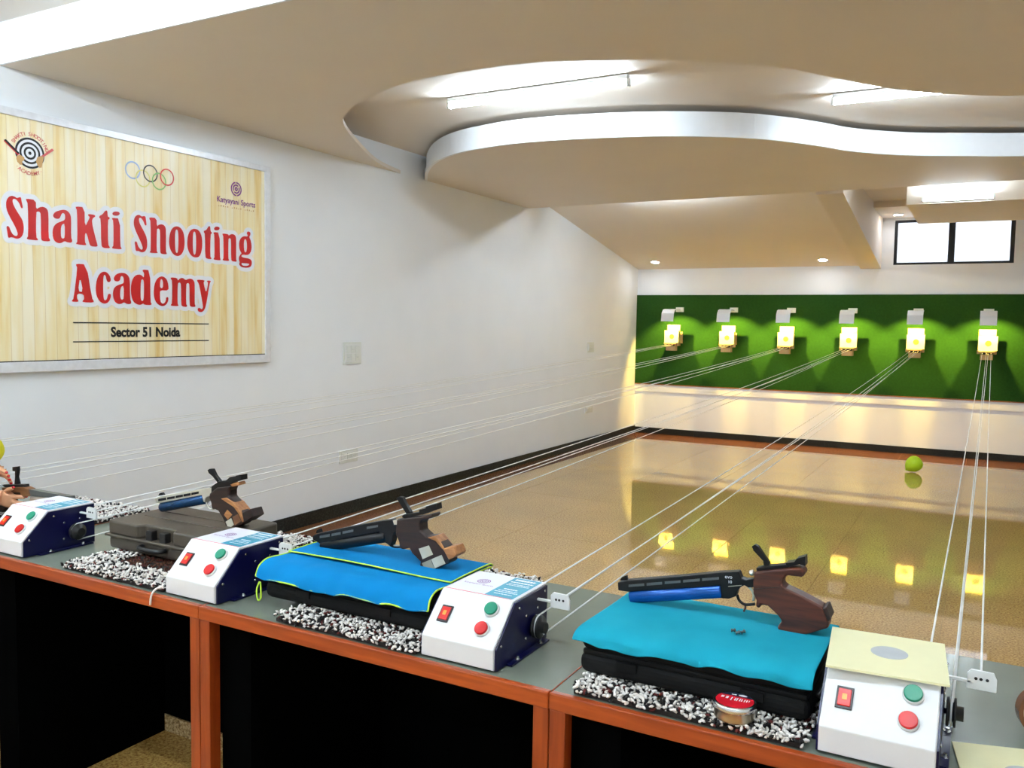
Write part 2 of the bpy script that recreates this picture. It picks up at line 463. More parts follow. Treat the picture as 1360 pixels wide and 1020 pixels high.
# window with frosted panes
win = struct(MB().box(WX0, WX1, YB + .02, YB + .06, WZ0, WZ0 + .028).box(WX0, WX1, YB + .02, YB + .06, WZ1 - .03, WZ1)
             .box(WX0, WX0 + .035, YB + .02, YB + .06, WZ0 + .028, WZ1 - .03).box(WX1 - .045, WX1, YB + .02, YB + .06, WZ0 + .028, WZ1 - .03)
             .build('window_1', 'blackframe', weld=False))
MB().box(-.445, -.375, YB + .015, YB + .062, WZ0 + .028, WZ1 - .03).build('mullion', 'blackframe', win)
MB().box(WX0 + .035, -.445, YB + .036, YB + .042, WZ0 + .028, WZ1 - .03).build('pane', 'frost', win)
MB().box(-.375, WX1 - .045, YB + .036, YB + .042, WZ0 + .028, WZ1 - .03).build('pane', 'frost', win)

# dropped ceiling with the wave-shaped opening
cut = [(-4.39, 5.96), (-4.247, 5.45), (-3.874, 4.719), (-3.618, 4.304), (-3.402, 4.088), (-3.182, 3.942), (-2.781, 3.758), (-2.416, 3.706),
       (-1.993, 3.717), (-1.65, 3.831), (-1.331, 3.985), (-1.03, 4.195), (-.858, 4.385), (-.687, 4.651), (-.436, 4.985), (-.162, 5.213), (.118, 5.362),
       (.6, 5.47), (1.2, 5.40), (1.9, 5.15), (XR, 4.8)]
cutc = [(p.x, p.y) for p in catmull([(a, b, 0) for a, b in cut], 5)]
poly = [(XL, 2.6)] + [(XR, 2.6)] + list(reversed(cutc))
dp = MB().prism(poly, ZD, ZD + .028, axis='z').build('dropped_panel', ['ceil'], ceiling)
MB().box(XL, XR, 2.588, 2.6, ZD, ZC).build('fascia_board', 'fascia', dp)
sl = [(-4.39, 6.36), (-4.157, 6.036), (-3.875, 5.718), (-3.571, 5.49), (-3.235, 5.369), (-2.843, 5.322), (-2.314, 5.405), (-1.845, 5.568), (-1.416, 5.84),
      (-1.097, 6.222), (-.895, 6.538), (-.577, 6.828), (-.197, 7.028), (.18, 7.197), (.7, 7.3), (1.4, 7.2), (2.0, 6.9), (XR, 6.4)]
slc = [(p.x, p.y) for p in catmull([(a, b, 0) for a, b in sl], 5)]
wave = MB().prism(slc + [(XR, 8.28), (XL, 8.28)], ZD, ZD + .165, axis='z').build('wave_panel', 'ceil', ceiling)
# its white fascia strip and the slim lip along the lower edge
def strip(path, t, z0, z1, name, m_, parent):
    b = MB(); n = len(path); off = []
    for i in range(n):
        a, c = Vector(path[max(i - 1, 0)]), Vector(path[min(i + 1, n - 1)])
        d = (c - a).normalized(); off.append(Vector((d.y, -d.x)) * t)
    inn = [Vector(p) + o * .02 for p, o in zip(path, off)]; out = [Vector(p) + o for p, o in zip(path, off)]
    vs = []
    for i in range(n):
        for q in (inn[i], out[i]):
            for z in (z0, z1): vs.append((min(max(q.x, XL), XR), q.y, z))
    fs = []
    for i in range(n - 1):
        a, c = i * 4, i * 4 + 4
        fs += [(a + 2, c + 2, c + 3, a + 3), (a, a + 1, c + 1, c), (a + 1, a + 3, c + 3, c + 1), (a, c, c + 2, a + 2)]
    fs += [(0, 2, 3, 1), (4 * n - 4, 4 * n - 3, 4 * n - 1, 4 * n - 2)]
    return b.add(vs, fs, 0, False).build(name, m_, parent)
strip(slc, .012, ZD + .02, ZD + .165, 'fascia_board', 'fascia', wave)
strip(slc, .024, ZD, ZD + .038, 'edge_lip', 'fascia', wave)
# sloping soffit left of the beam, the beam, the cross beam and the window recess
z88 = 2.95
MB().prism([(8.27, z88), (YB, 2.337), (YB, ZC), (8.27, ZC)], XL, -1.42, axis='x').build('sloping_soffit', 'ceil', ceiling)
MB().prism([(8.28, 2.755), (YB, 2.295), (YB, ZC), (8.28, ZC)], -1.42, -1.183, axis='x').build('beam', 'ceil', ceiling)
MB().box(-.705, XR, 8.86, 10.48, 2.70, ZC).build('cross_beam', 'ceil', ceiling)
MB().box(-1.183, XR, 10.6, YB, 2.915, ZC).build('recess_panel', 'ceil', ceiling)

# black granite skirting, piece by piece
bbl = struct(MB().box(XL, XL + .012, YF, YB, 0, .095).build('baseboard_left', 'black_granite'))
y = 5.43 - .87 * 10
while y < YB - .02:
    a, b = max(y, YF), min(y + .87, YB - .02)
    MB().box(XL + .012, XL + .022, a + .001, b - .001, 0, .1).build('skirting_tile', 'black_granite', bbl)
    y += .87
bbb = struct(MB().box(XL + .022, XR, YB - .012, YB, 0, .08).build('baseboard_back', 'black_granite'))
x = XL + .022
while x < XR:
    MB().box(x + .001, min(x + .87, XR) - .001, YB - .022, YB - .012, 0, .085).build('skirting_tile', 'black_granite', bbb)
    x += .87

# ------------------------------------------------------------------ lamps of the room, with added fill tubes
def tube_light(name, c, length, label, wall=False, z_up=True, group='fluorescent tube lights'):
    """batten with a bare tube; runs along x. c = centre of the tube."""
    cx, cy, cz = c; h = length / 2
    t = thing(name, (cx, cy, cz), label, 'light', group)
    if wall: MB().box(cx - h, cx + h, cy + .02, cy + .05, cz - .02, cz + .02).build('batten', 'white', t, .003)
    else: MB().box(cx - h, cx + h, cy - .02, cy + .02, cz + .024, cz + .05).build('batten', 'white', t, .003)
    for s in (-1, 1):
        b = MB()
        if wall: b.box(cx + s * h - .009, cx + s * h + .009, cy - .014, cy + .03, cz - .016, cz + .016)
        else: b.box(cx + s * h - .009, cx + s * h + .009, cy - .016, cy + .016, cz - .016, cz + .03)
        b.build('lamp_holder', 'white_plastic', t, .002)
    MB().cyl((cx - h + .01, cy, cz), (cx + h - .01, cy, cz), .0135, n=16).build('tube', 'tube', t)
    return t
tube_light('tube_light', (-2.5, 4.755, ZC - .055), 1.24, 'long bare tube light in the ceiling opening left of centre')
tube_light('tube_light', (-.28, 5.70, ZC - .055), 1.24, 'tube light half hidden by the curved ceiling edge at upper right')
tube_light('tube_light', (-.28, 8.835 - .03, 2.735), .58, 'short tube light on the cross beam above the window', wall=True)
tube_light('tube_light', (-2.9, 8.47, 2.86), 1.24, 'tube light tucked behind the wave-shaped ceiling panel')
tube_light('tube_light', (-3.35, 1.5, ZC - .055), 1.24, 'tube light on the near ceiling by the left wall')
tube_light('tube_light', (-2.3, .2, ZC - .055), 1.24, 'added fill tube on the near ceiling left of the camera')  # unseen extra tube, put in to brighten the left wall
tube_light('tube_light', (-3.5, -.5, ZC - .055), 1.24, 'added fill tube on the near ceiling in the left rear corner')  # another unseen tube, added to lift the lower part of the left wall
tube_light('tube_light', (-.3, .9, ZC - .055), 1.24, 'tube light on the near ceiling over the firing line')
tube_light('tube_light', (-2.0, -1.6, ZC - .055), 1.24, 'tube light on the ceiling at the back of the room')
tube_light('tube_light', (1.4, -1.6, ZC - .055), 1.24, 'tube light on the ceiling at the back right of the room')
def downlight(c, tilt, label):
    t = thing('downlight', c, label, 'light', 'recessed downlights')
    n = Vector((0, math.sin(tilt) * -1, -math.cos(tilt)))
    MB().lathe([(.062, -.004), (.062, .004), (.056, .007), (.056, .003)], c, 28, axis=n).build('trim_ring', 'white', t)
    MB().lathe([(.054, 0), (.054, .004), (.03, .006)], c, 28, axis=n).build('lens', 'downlight', t)
    return t
ts = math.atan2(2.95 - 2.337, YB - 8.27)
def slope_z(yy): return z88 + (2.337 - z88) * (yy - 8.27) / (YB - 8.27)
for (u, v, lb) in ((870, 348, 'small round downlight nearest the corner of the left wall'), (1093, 345, 'small round downlight just left of the sloping beam')):
    r = ray(u, v); k = (z88 + (2.337 - z88) * (0 - 8.27) / (YB - 8.27) - CAMZ) / (r.z - r.y * (2.337 - z88) / (YB - 8.27))
    p = r * k + Vector((0, 0, CAMZ))
    downlight((p.x, p.y, p.z), ts, lb)
p = atZ(1193, 285, 2.912); downlight((p.x, min(p.y, YB - .1), p.z), 0, 'small round downlight in the recess above the window')

# ------------------------------------------------------------------ target wall
gb = thing('target_backboard', (-.885, YB - .03, .715), 'long dark green felt board on the far wall behind the targets', 'board')
MB().box(XL + .003, XR - .003, YB - .03, YB - .002, .715, 1.972).build('felt_panel', 'green', gb)
MB().box(XL + .003, XR - .003, YB - .034, YB - .002, .703, .715).build('lower_edging', 'woodtrim', gb)
struct(MB().box(XL, XR, YB - .02, YB, .60, .703).build('trim_1', 'fascia'))
LANES = [.022 - .7535 * (5 - i) for i in range(6)]
ORD = ['first', 'second', 'third', 'fourth', 'fifth', 'sixth']
def target_carrier(x, lb):
    t = thing('target_carrier', (x, 11.4, 1.2), lb, 'target', 'target carriers on the green board')
    y0 = 11.26
    body = MB().box(x - .09, x + .09, y0 + .02, y0 + .13, 1.315, 1.47).build('body', 'carrier', t, .004)
    MB().box(x - .09, x + .09, y0 + .115, y0 + .13, 1.47, 1.555).build('back_plate', 'carrier', t, .002)
    MB().box(x - .085, x + .085, y0 - .035, y0 + .02, 1.292, 1.312).build('ledge', 'carrier_low', t, .003)
    MB().box(x - .065, x + .065, y0 - .005, y0 + .09, 1.205, 1.312).build('pulley_block', 'carrier_low', t, .004)
    MB().cyl((x - .06, y0 - .02, 1.28), (x + .06, y0 - .02, 1.28), .012, n=14).build('pulley', 'black', t)
    for s in (-1, 1):
        MB().box(x + s * .085 - .015, x + s * .085 + .015, y0 + .03, y0 + .12, 1.27, 1.312).build('clamp', 'carrier_low', t, .003)
    MB().box(x - .012, x + .012, y0 + .13, YB - .03, 1.36, 1.40).build('mounting_bar', 'carrier_low', t)
    MB().box(x - .05, x + .05, YB - .045, YB - .03, 1.30, 1.46).build('wall_plate', 'carrier_low', t)
    return t
def target_card(x, lb):
    t = thing('target_card', (x + .01, 11.26, 1.40), lb, 'target card', 'paper cards on the carriers')
    MB().box(x - .09, x + .105, 11.262, 11.2795, 1.312, 1.478).build('card', 'card', t)
    MB().lathe([(.032, 0), (.032, .001)], (x + .012, 11.2615, 1.395), 28, axis=(0, -1, 0)).build('aiming_mark', 'tandisc', t)
    return t
def target_lamp(x, lb):
    t = thing('target_lamp', (x, YB - .03, 1.76), lb, 'lamp', 'hooded lamps over the targets')
    yh = 11.10
    MB().box(x - .055, x + .055, YB - .055, YB - .03, 1.735, 1.80).build('wall_bracket', 'ivory', t, .004)
    MB().box(x - .012, x + .012, yh + .05, YB - .05, 1.758, 1.768).build('arm', 'white', t)
    prof = [(yh + .12, 1.768), (yh + .05, 1.758), (yh, 1.71), (yh - .02, 1.60), (yh - .016, 1.60), (yh + .004, 1.707), (yh + .052, 1.753), (yh + .12, 1.763)]
    MB().prism(prof, x - .085, x + .085, axis='x').build('hood', 'white', t)
    MB().lathe([(.012, 0), (.02, .02), (.024, .045), (.015, .06)], (x, yh + .075, 1.755), 16, axis=(0, .15, -1)).build('bulb', 'warm_bulb', t)
    ld = bpy.data.lights.new('target_lamp_light', 'SPOT'); ld.energy = SPOT_W; ld.color = (1.0, .68, .12)
    ld.spot_size = math.radians(112); ld.spot_blend = .45; ld.shadow_soft_size = .012
    lo = bpy.data.objects.new('bulb_light', ld); COL.objects.link(lo); lo.parent = t
    lo.location = Vector((x, yh + .085, 1.665)) - ORI[t.name]
    lo.rotation_euler = Vector((0, .64, -.77)).to_track_quat('-Z', 'Y').to_euler()
    return t
def lane_words(i):
    return ['leftmost of the six, nearest the left wall', 'second from the left wall', 'third from the left wall', 'fourth from the left wall',
            'fifth from the left wall', 'rightmost of the six'][i]
car0 = target_carrier(LANES[0], 'cream box-like target carrier, ' + lane_words(0))
crd0 = target_card(LANES[0], 'square target card on its carrier, ' + lane_words(0))
lmp0 = target_lamp(LANES[0], 'white hooded target lamp on the green board, ' + lane_words(0))
for i in range(1, 6):
    d = (LANES[i] - LANES[0], 0, 0)
    dup(car0, d, 'cream box-like target carrier, ' + lane_words(i))
    dup(crd0, d, 'square target card on its carrier, ' + lane_words(i))
    dup(lmp0, d, 'white hooded target lamp on the green board, ' + lane_words(i))

# ------------------------------------------------------------------ tables of the firing line
TZ, TY0, TY1 = .79, 1.51, 2.165
def table(x0, x1, lb):
    t = thing('shooting_table', ((x0 + x1) / 2, (TY0 + TY1) / 2, 0), lb, 'table', 'firing line tables')
    MB().box(x0 + .001, x1 - .001, TY0 + .008, TY1, TZ - .028, TZ).build('table_top', 'top', t, .001)
    MB().box(x0 + .0005, x1 - .0005, TY0 - .008, TY0 + .008, TZ - .034, TZ + .0015).build('front_edging', 'orange', t, .003)
    MB().box(x0 + .0003, x0 + .0028, TY0 + .008, TY1, TZ - .01, TZ + .0012).build('side_edging', 'orange', t)
    for s, xx in ((0, x0), (1, x1 - .037)):
        MB().box(xx + .001, xx + .036, TY0 - .005, TY0 + .03, 0, TZ - .034).build('leg', 'orange_v', t, .002)
        MB().box(xx + .001, xx + .036, TY1 - .04, TY1 - .005, 0, TZ - .028).build('leg', 'orange_v', t, .002)
    MB().box(x0 + .037, x1 - .037, 2.095, 2.115, .062, TZ - .028).build('back_panel', 'blackpanel', t)
    MB().box(x0 + .037, x0 + .14, TY0 + .035, 2.09, .0, TZ - .028).build('side_panel', 'blackpanel', t)
    return t
table(-4.385, -3.744, 'narrow end table of the firing line against the left wall')
table(-3.744, -2.740, 'orange-edged firing table at the left edge where the person stands')
table(-2.740, -1.736, 'orange-edged firing table carrying the bare black pistol case')
table(-1.736, -.732, 'orange-edged firing table carrying the blue-towelled case')
table(-.732, .272, 'orange-edged firing table carrying the turquoise-towelled case and tin')
struct(MB().box(XL + .023, .272, 2.09, 2.118, 0, .06).build('trim_2', 'skirt'))

# ------------------------------------------------------------------ target control boxes
BX = [-4.38, -3.55, -2.718, -1.889, -1.060, -.2235]
BW = .188
def control_box(x0, lb):
    x1 = x0 + BW; z0 = TZ + .0015; y0 = 1.525
    t = thing('control_box', (x0 + BW / 2, 1.65, z0), lb, 'control box', 'target control boxes')
    prof = [(y0, z0 + .004), (y0, .8405), (1.61, .923), (1.772, .923), (1.772, z0 + .004)]
    body = MB().prism(prof, x0 + .002, x1 - .002, axis='x').build('cover', 'white', t, .0025)
    sp = [(y0 + .006, z0 + .002), (y0 + .006, .8395), (1.612, .9185), (1.768, .9185), (1.768, z0 + .002)]
    for s in (0, 1):
        xa = x1 - .002 if s else x0 - .002
        sd = MB().prism(sp, xa, xa + .004, axis='x').build('side_panel', 'blue', t)
        fl = MB().box(x1 if s else x0 - .016, x1 + .016 if s else x0, 1.575, 1.755, z0, z0 + .004).build('foot_flange', 'blue', sd)
        xo = x1 + .002 if s else x0 - .002; dx = 1 if s else -1
        sc = MB()
        for (yy, zz) in ((1.548, .843), (1.628, .903), (1.752, .909), (1.662, .876), (1.716, .880), (1.660, .825)):
            sc.cyl((xo, yy, zz), (xo + dx * .003, yy, zz), .0035, .0026, n=10)
        sc.build('screws', 'steel', sd)
        for yy in (1.612, 1.722):
            b = MB().cyl((xo + dx * .007, yy, z0 + .004), (xo + dx * .007, yy, z0 + .0055), .006, n=14)
            b.cyl((xo + dx * .007, yy, z0 + .0055), (xo + dx * .007, yy, z0 + .011), .0036, n=6, smooth=False)
            b.build('bolt', 'steel', sd)
    # things on the slanted face; local frame
    A = Vector((0, 1.525, .8405)); B = Vector((0, 1.61, .923)); d = (B - A).normalized(); n = Vector((0, -d.z, d.y))
    L = (B - A).length
    def S(fx, fs, h): return Vector((x0 + fx * BW, 0, 0)) + A + d * (fs * L) + n * h
    def slab(fx0, fx1, s0, s1, h0, h1):
        vs = [S(a, b, c) for a in (fx0, fx1) for b in (s0, s1) for c in (h0, h1)]
        return vs, [(0, 1, 3, 2), (4, 6, 7, 5), (0, 4, 5, 1), (2, 3, 7, 6), (0, 2, 6, 4), (1, 5, 7, 3)]
    sw = MB().add(*slab(.125, .275, .32, .66, 0, .003)).build('switch_bezel', 'black', t, .0008)
    rk = MB().add(*slab(.143, .257, .36, .62, .002, .0055)).build('rocker', 'rocker', sw, .001)
    MB().add(*slab(.180, .222, .45, .54, .0052, .0062)).build('glow', 'lamp_glow', sw)
    for (fx, fs, m_) in ((.770, .75, 'green_btn'), (.750, .34, 'red_btn')):
        rim = MB().lathe([(.0175, 0), (.0175, .004), (.0150, .006)], S(fx, fs, 0), 24, axis=n).build('button_rim', 'white_plastic', t)
        MB().lathe([(.0152, .004), (.0152, .0095), (.0138, .011)], S(fx, fs, 0), 24, axis=n).build('push_button', m_, rim)
    # sticker on the top
    zt = .9232
    st = MB().box(x0 + .006, x1 - .006, 1.614, 1.766, zt - .0005, zt + .0004).build('sticker', 'sticker', t)
    MB().box(x0 + .108, x1 - .009, 1.618, 1.762, zt + .0003, zt + .0008).build('teal_print', 'teal', st)
    b = MB()
    for k, (w, yy, hh) in enumerate(((.052, 1.742, .010), (.058, 1.726, .006), (.055, 1.713, .003), (.058, 1.704, .003), (.035, 1.672, .006), (.05, 1.660, .003), (.058, 1.650, .003), (.045, 1.636, .003))):
        xc = (x0 + .108 + x1 - .009) / 2; q = 0; xx = xc - w / 2
        while xx < xc + w / 2:
            ww = random.uniform(.004, .010); b.box(xx, min(xx + ww, xc + w / 2), yy, yy + hh, zt + .0007, zt + .0011); xx += ww + .0015
    b.build('white_lettering', 'white_print', st)
    b = MB()
    cx, cy = x0 + .058, 1.70
    for r in (.004, .009, .014): ring(b, [((cx + math.cos(a) * rr * 1.0), (cy + math.sin(a) * rr)) for rr in (r, r + .0022) for a in [2 * math.pi * k / 28 for k in range(28)]], zt + .0006)
    v, f = text2d('Katyayani Sports', .0115)
    b.add([(cx + p[0], 1.672 + p[1], zt + .0006) for p in v], f)
    b.build('purple_print', 'purple', st, weld=False)
    MB().box(x0 + .008, x1 - .01, 1.6145, 1.6165, zt + .0003, zt + .0008).build('red_rule', 'ring_red', st)
    # winding reel on the right flank
    yr, zr = 1.70, .842
    re = MB().cyl((x1, yr, zr), (x1 + .022, yr, zr), .005, n=12).build('reel_shaft', 'steel', t)
    MB().lathe([(.026, .006), (.026, .010), (.017, .011), (.017, .017), (.026, .018), (.026, .022), (.013, .0225), (.013, .034)], (x1, yr, zr), 28, axis=(1, 0, 0)).build('reel', 'black', re)
    # clear guide arm with its eyelet plate
    za = .902
    g = MB().box(x1 + .001, x1 + .042, 1.716, 1.724, za - .006, za - .001).build('guide_arm', 'white_plastic', t, .001)
    pl = [(x1 + .036, za - .016), (x1 + .083, za - .016), (x1 + .083, za + .006), (x1 + .078, za + .018), (x1 + .042, za + .019), (x1 + .036, za + .012)]
    MB().prism(pl, 1.716, 1.722, axis='y').build('eyelet_plate', 'white_plastic', g, .001)
    e = MB()
    for dx in (.050, .058, .068): e.cyl((x1 + dx, 1.7155, za + .004), (x1 + dx, 1.7225, za + .004), .0028, n=10)
    e.build('eyelets', 'black', g)
    return t
def ring(b, pts, z):
    n = len(pts) // 2
    b.add([(p[0], p[1], z) for p in pts], [(i, (i + 1) % n, n + (i + 1) % n, n + i) for i in range(n)])
bx0 = control_box(BX[5], 'white control box under the cream card, rightmost on the tables')
dup(bx0, (BX[4] - BX[5], 0, 0), 'white control box with blue flank between the blue and turquoise towels')
dup(bx0, (BX[3] - BX[5], 0, 0), 'white control box with blue flank in front of the bare black case')
dup(bx0, (BX[2] - BX[5], 0, 0), 'white control box with blue flank by the hands at the left edge')
dup(bx0, (BX[1] - BX[5], 0, 0), 'white control box left of the person with the yellow sleeve')
dup(bx0, (BX[0] - BX[5], 0, 0), 'white control box on the end table against the left wall')

# pull cords: three strands for each lane, from the reel to the carrier
for i in range(6):
    xr = BX[i] + BW; xt = LANES[i]
    words = ['from the end table along the left wall', 'passing just in front of the left wall', 'from the box beside the hands',
             'from the box before the bare case', 'from the box between the two towels', 'running straight down at the right edge'][i]
    t = thing('pull_cord', (xt, 11.24, 1.28), 'white pull cord strands to the %s target, %s' % (ORD[i], words), 'cord', 'target pull cords')
    ends = [((xr - .030, 1.778, .905), (xt - .045, 11.24, 1.285)), ((xr + .014, 1.705, .8675), (xt - .004, 11.24, 1.285)), ((xr + .058, 1.719, .906), (xt + .045, 11.24, 1.285)), ((xr + .014, 1.705, .8155), (xt + .015, 11.24, 1.275))]
    for k, (a, b) in enumerate(ends):
        a, b = Vector(a), Vector(b)
        pts = [a.lerp(b, q / 12) - Vector((0, 0, .035 * math.sin(math.pi * q / 12))) for q in range(13)]
        MB().tube(pts, .0021, 6).build('strand', 'cord', t)
    lp = [(xr + .014, 1.705 - .0225 * math.sin(a), .8415 + .026 * math.cos(a)) for a in [math.pi * k / 14 for k in range(15)]]
    MB().tube(lp, .0021, 6).build('reel_loop', 'cord', t)

# ------------------------------------------------------------------ shaggy mats
def mat_rug(x0, x1, y0, y1, lb, rz=0.0, brd=.105):
    cx, cy = (x0 + x1) / 2, (y0 + y1) / 2
    z = TZ + .0025
    t = thing('shaggy_mat', (cx, cy, z), lb, 'mat', 'shaggy mats on the tables')
    MB().box(x0 + .004, x1 - .004, y0 + .004, y1 - .004, z, z + .008).build('backing', 'matback', t)
    b = MB()
    base = []
    for i in range(3):
        pass
    ring_n = 6
    def tuft(c, ang, l, r, mi, tilt):
        d = Vector((math.cos(ang) * math.cos(tilt), math.sin(ang) * math.cos(tilt), math.sin(tilt)))
        u = d.orthogonal().normalized(); w = d.cross(u)
        vs = [c - d * l]
        for (h, q) in ((-.6, .8), (.25, 1.0)):
            for k in range(5):
                a = 2 * math.pi * k / 5
                vs.append(c + d * (l * h) + (u * math.cos(a) + w * math.sin(a)) * (r * q))
        vs.append(c + d * l)
        fs = [(0, 1 + (k + 1) % 5, 1 + k) for k in range(5)] + [(1 + k, 1 + (k + 1) % 5, 6 + (k + 1) % 5, 6 + k) for k in range(5)] + [(6 + k, 6 + (k + 1) % 5, 11) for k in range(5)]
        b.add(vs, fs, mi, True)
    area = (x1 - x0) * (y1 - y0) - (x1 - x0 - 2 * brd) * (y1 - y0 - 2 * brd)
    for _ in range(int(area * 27000)):
        while True:
            px, py = random.uniform(x0 - .003, x1 + .003), random.uniform(y0 - .003, y1 + .003)
            if min(px - x0, x1 - px, py - y0, y1 - py) < brd * random.uniform(.9, 1.08): break
        q = random.random()
        mi = 0 if q < .63 else (1 if q < .92 else 2)
        zz = z + .004 + random.uniform(0, .013) + (.002 if mi == 0 else 0)
        tuft(Vector((px, py, zz)), random.uniform(0, 6.28), random.uniform(.005, .008), random.uniform(.0026, .0038), mi, random.uniform(-.2, .8))
    b.build('shaggy_border', ['yarn_white', 'yarn_black', 'yarn_maroon'], t, weld=False, kind='stuff')
    b = MB()
    for _ in range(int((x1 - x0 - 2 * brd) * (y1 - y0 - 2 * brd) * 13000)):
        px, py = random.uniform(x0 + brd, x1 - brd), random.uniform(y0 + brd, y1 - brd)
        tuft(Vector((px, py, z + .008 + random.uniform(0, .003))), random.uniform(0, 6.28), random.uniform(.004, .008), random.uniform(.002, .003), 0 if random.random() < .85 else 1, random.uniform(-.1, .5))
    b.build('brown_centre', ['yarn_brown', 'yarn_maroon'], t, weld=False, kind='stuff')
    return t
mat_rug(-3.18, -2.735, 1.53, 2.14, 'shaggy mat under the pistol held by the person at the left edge')
mat_rug(-2.335, -1.90, 1.525, 2.14, 'white-bordered shaggy mat with brown centre under the bare black case')
mat_rug(-1.49, -1.068, 1.518, 2.14, 'black-and-white shaggy mat under the blue-towelled case')
mat_rug(-.69, -.243, 1.518, 2.08, 'black-and-white shaggy mat under the turquoise-towelled case and tin')
MB().tube(catmull([(-1.91, 1.535, .803), (-1.905, 1.508, .806), (-1.908, 1.496, .79), (-1.912, 1.496, .765)], 4), .003, 6).build('yarn_end', 'yarn_white',
          bpy.data.objects['shaggy_mat.001'])

# ------------------------------------------------------------------ pistol cases and towels
MZ = TZ + .020        # top of the mats
def rounded_case(name, x0, x1, y0, y1, z0, z1, m_, lb, cat, rx=.025):
    t = thing(name, ((x0 + x1) / 2, (y0 + y1) / 2, z0), lb, cat, 'pistol cases')
    zm = (z0 + z1) / 2
    MB().box(x0, x1, y0, y1, z0, zm - .001).build('lower_shell', m_, t, rx * .7, 4)
    MB().box(x0, x1, y0, y1, zm + .001, z1).build('lid', m_, t, rx, 4)
    MB().box(x0 + .006, x1 - .006, y0 + .006, y1 - .006, zm - .006, zm + .006).build('gasket', 'black_matt', t, .004)
    return t
c4 = rounded_case('pistol_case', -.705, -.245, 1.585, 1.885, MZ, .899, 'black_matt', 'black pistol case under the turquoise towel', 'case')
c3 = rounded_case('pistol_case', -1.605, -1.085, 1.60, 1.875, MZ, .898, 'black_matt', 'black pistol case under the sky-blue towel', 'case')
for c, xs in ((c4, (-.60, -.35)), (c3, (-1.47, -1.22))):
    y0 = 1.585 if c is c4 else 1.60
    for xx in xs: MB().box(xx - .022, xx + .022, y0 - .003, y0 + .004, .832, .850).build('latch', 'black_matt', c, .001)
MB().tube(catmull([(-.235, 1.70, .86), (-.228, 1.66, .875), (-.228, 1.62, .872), (-.236, 1.60, .86)], 5), .005, 8).build('handle', 'black', c4)
# hard plastic case without a towel
def hard_case():
    x0, x1, y0, y1, z0, z1 = -2.372, -1.897, 1.70, 1.96, MZ, .898
    t = thing('pistol_case', ((x0 + x1) / 2, (y0 + y1) / 2, z0), 'bare hard black plastic pistol case with recessed latches', 'case', 'pistol cases')
    zm = .853
    MB().box(x0 + .004, x1 - .004, y0 + .004, y1 - .004, z0, zm - .004).build('lower_shell', 'hardcase', t, .010, 3)
    # lid outline with the latch recess stepped into the front edge
    pl = [(x0, y0 + .012), (x0 + .012, y0), (x0 + .14, y0), (x0 + .158, y0 + .024), (x0 + .285, y0 + .024), (x0 + .303, y0), (x1 - .012, y0), (x1, y0 + .012), (x1, y1 - .012), (x1 - .012, y1), (x0 + .012, y1), (x0, y1 - .012)]
    MB().prism(pl, zm + .004, z1, axis='z').build('lid', 'hardcase', t, .006, 3)
    MB().box(x0 - .004, x1 + .004, y0 - .006, y1 + .004, zm - .004, zm + .004).build('seam_rim', 'hardcase', t, .003)
    for xx in (x0 + .19, x0 + .25): MB().box(xx - .014, xx + .014, y0 + .004, y0 + .026, zm + .002, z1 - .012).build('latch', 'black', t, .003)
    MB().tube(catmull([(x0 + .17, y0, zm - .015), (x0 + .18, y0 - .022, zm - .016), (x0 + .26, y0 - .022, zm - .016), (x0 + .27, y0, zm - .015)], 5), .007, 8).build('handle', 'black', t)
    for yy in (y0 + .10, y0 + .17): MB().box(x0 + .05, x1 - .05, yy, yy + .012, z1 - .001, z1 + .0022).build('lid_rib', 'hardcase', t, .001)
    return t
hard_case()

def cloth(name, m_, parent, x0f, x1f, prof, nx=44, amp=.003, thick=.003, seed=1):
    """a sheet swept along prof (list of (y,z)); x limits are functions of the profile parameter."""
    rnd = random.Random(seed)
    ph = [rnd.uniform(0, 6.28) for _ in range(8)]
    pr = catmull([(0, a, b) for a, b in prof], 6); n = len(pr); vs = []
    for j, p in enumerate(pr):
        t = j / (n - 1)
        for i in range(nx + 1):
            s = i / nx
            x = x0f(t) + (x1f(t) - x0f(t)) * s
            fall = max(0.0, (t - .42) / .58) ** 1.2
            w = amp * (.12 + fall * 1.5) * (math.sin(9 * s + ph[0] + 3 * t) * .6 + math.sin(21 * s + ph[1] - 5 * t) * .35 + math.sin(34 * s + 6 * t + ph[2]) * .2)
            e = .004 * fall * math.sin(5.2 * s + ph[3])
            vs.append((x, p.y - abs(w) * .8 * fall, p.z + abs(w) * (1 if t > .3 else .45) + e * .6 + .0015))
    fs = [(j * (nx + 1) + i, j * (nx + 1) + i + 1, (j + 1) * (nx + 1) + i + 1, (j + 1) * (nx + 1) + i) for j in range(n - 1) for i in range(nx)]
    o = MB().add(vs, fs, 0, True).build(name, m_, parent)
    md = o.modifiers.new('thickness', 'SOLIDIFY'); md.thickness = thick; md.offset = 1
    md2 = o.modifiers.new('smooth', 'SUBSURF'); md2.levels = 1; md2.render_levels = 1
    bottom = [Vector(v) for v in vs[(n - 1) * (nx + 1):]]
    lft = [Vector(vs[j * (nx + 1)]) for j in range(n)]; rgt = [Vector(vs[j * (nx + 1) + nx]) for j in range(n)]
    return o, bottom, lft, rgt
tw4 = thing('towel', (-.475, 1.7, .90), 'turquoise towel folded over the black case beside the tin', 'towel', 'towels')
cloth('cloth', 'towel_teal', tw4, lambda t: -.708 + .006 * math.sin(5 * t), lambda t: -.240, [(1.888, .893), (1.875, .901), (1.79, .9025), (1.70, .9035), (1.63, .9035), (1.597, .899), (1.580, .887), (1.577, .872)], amp=.0075, seed=3)
tw3 = thing('towel', (-1.35, 1.7, .90), 'sky-blue towel with lime edging over the black case', 'towel', 'towels')
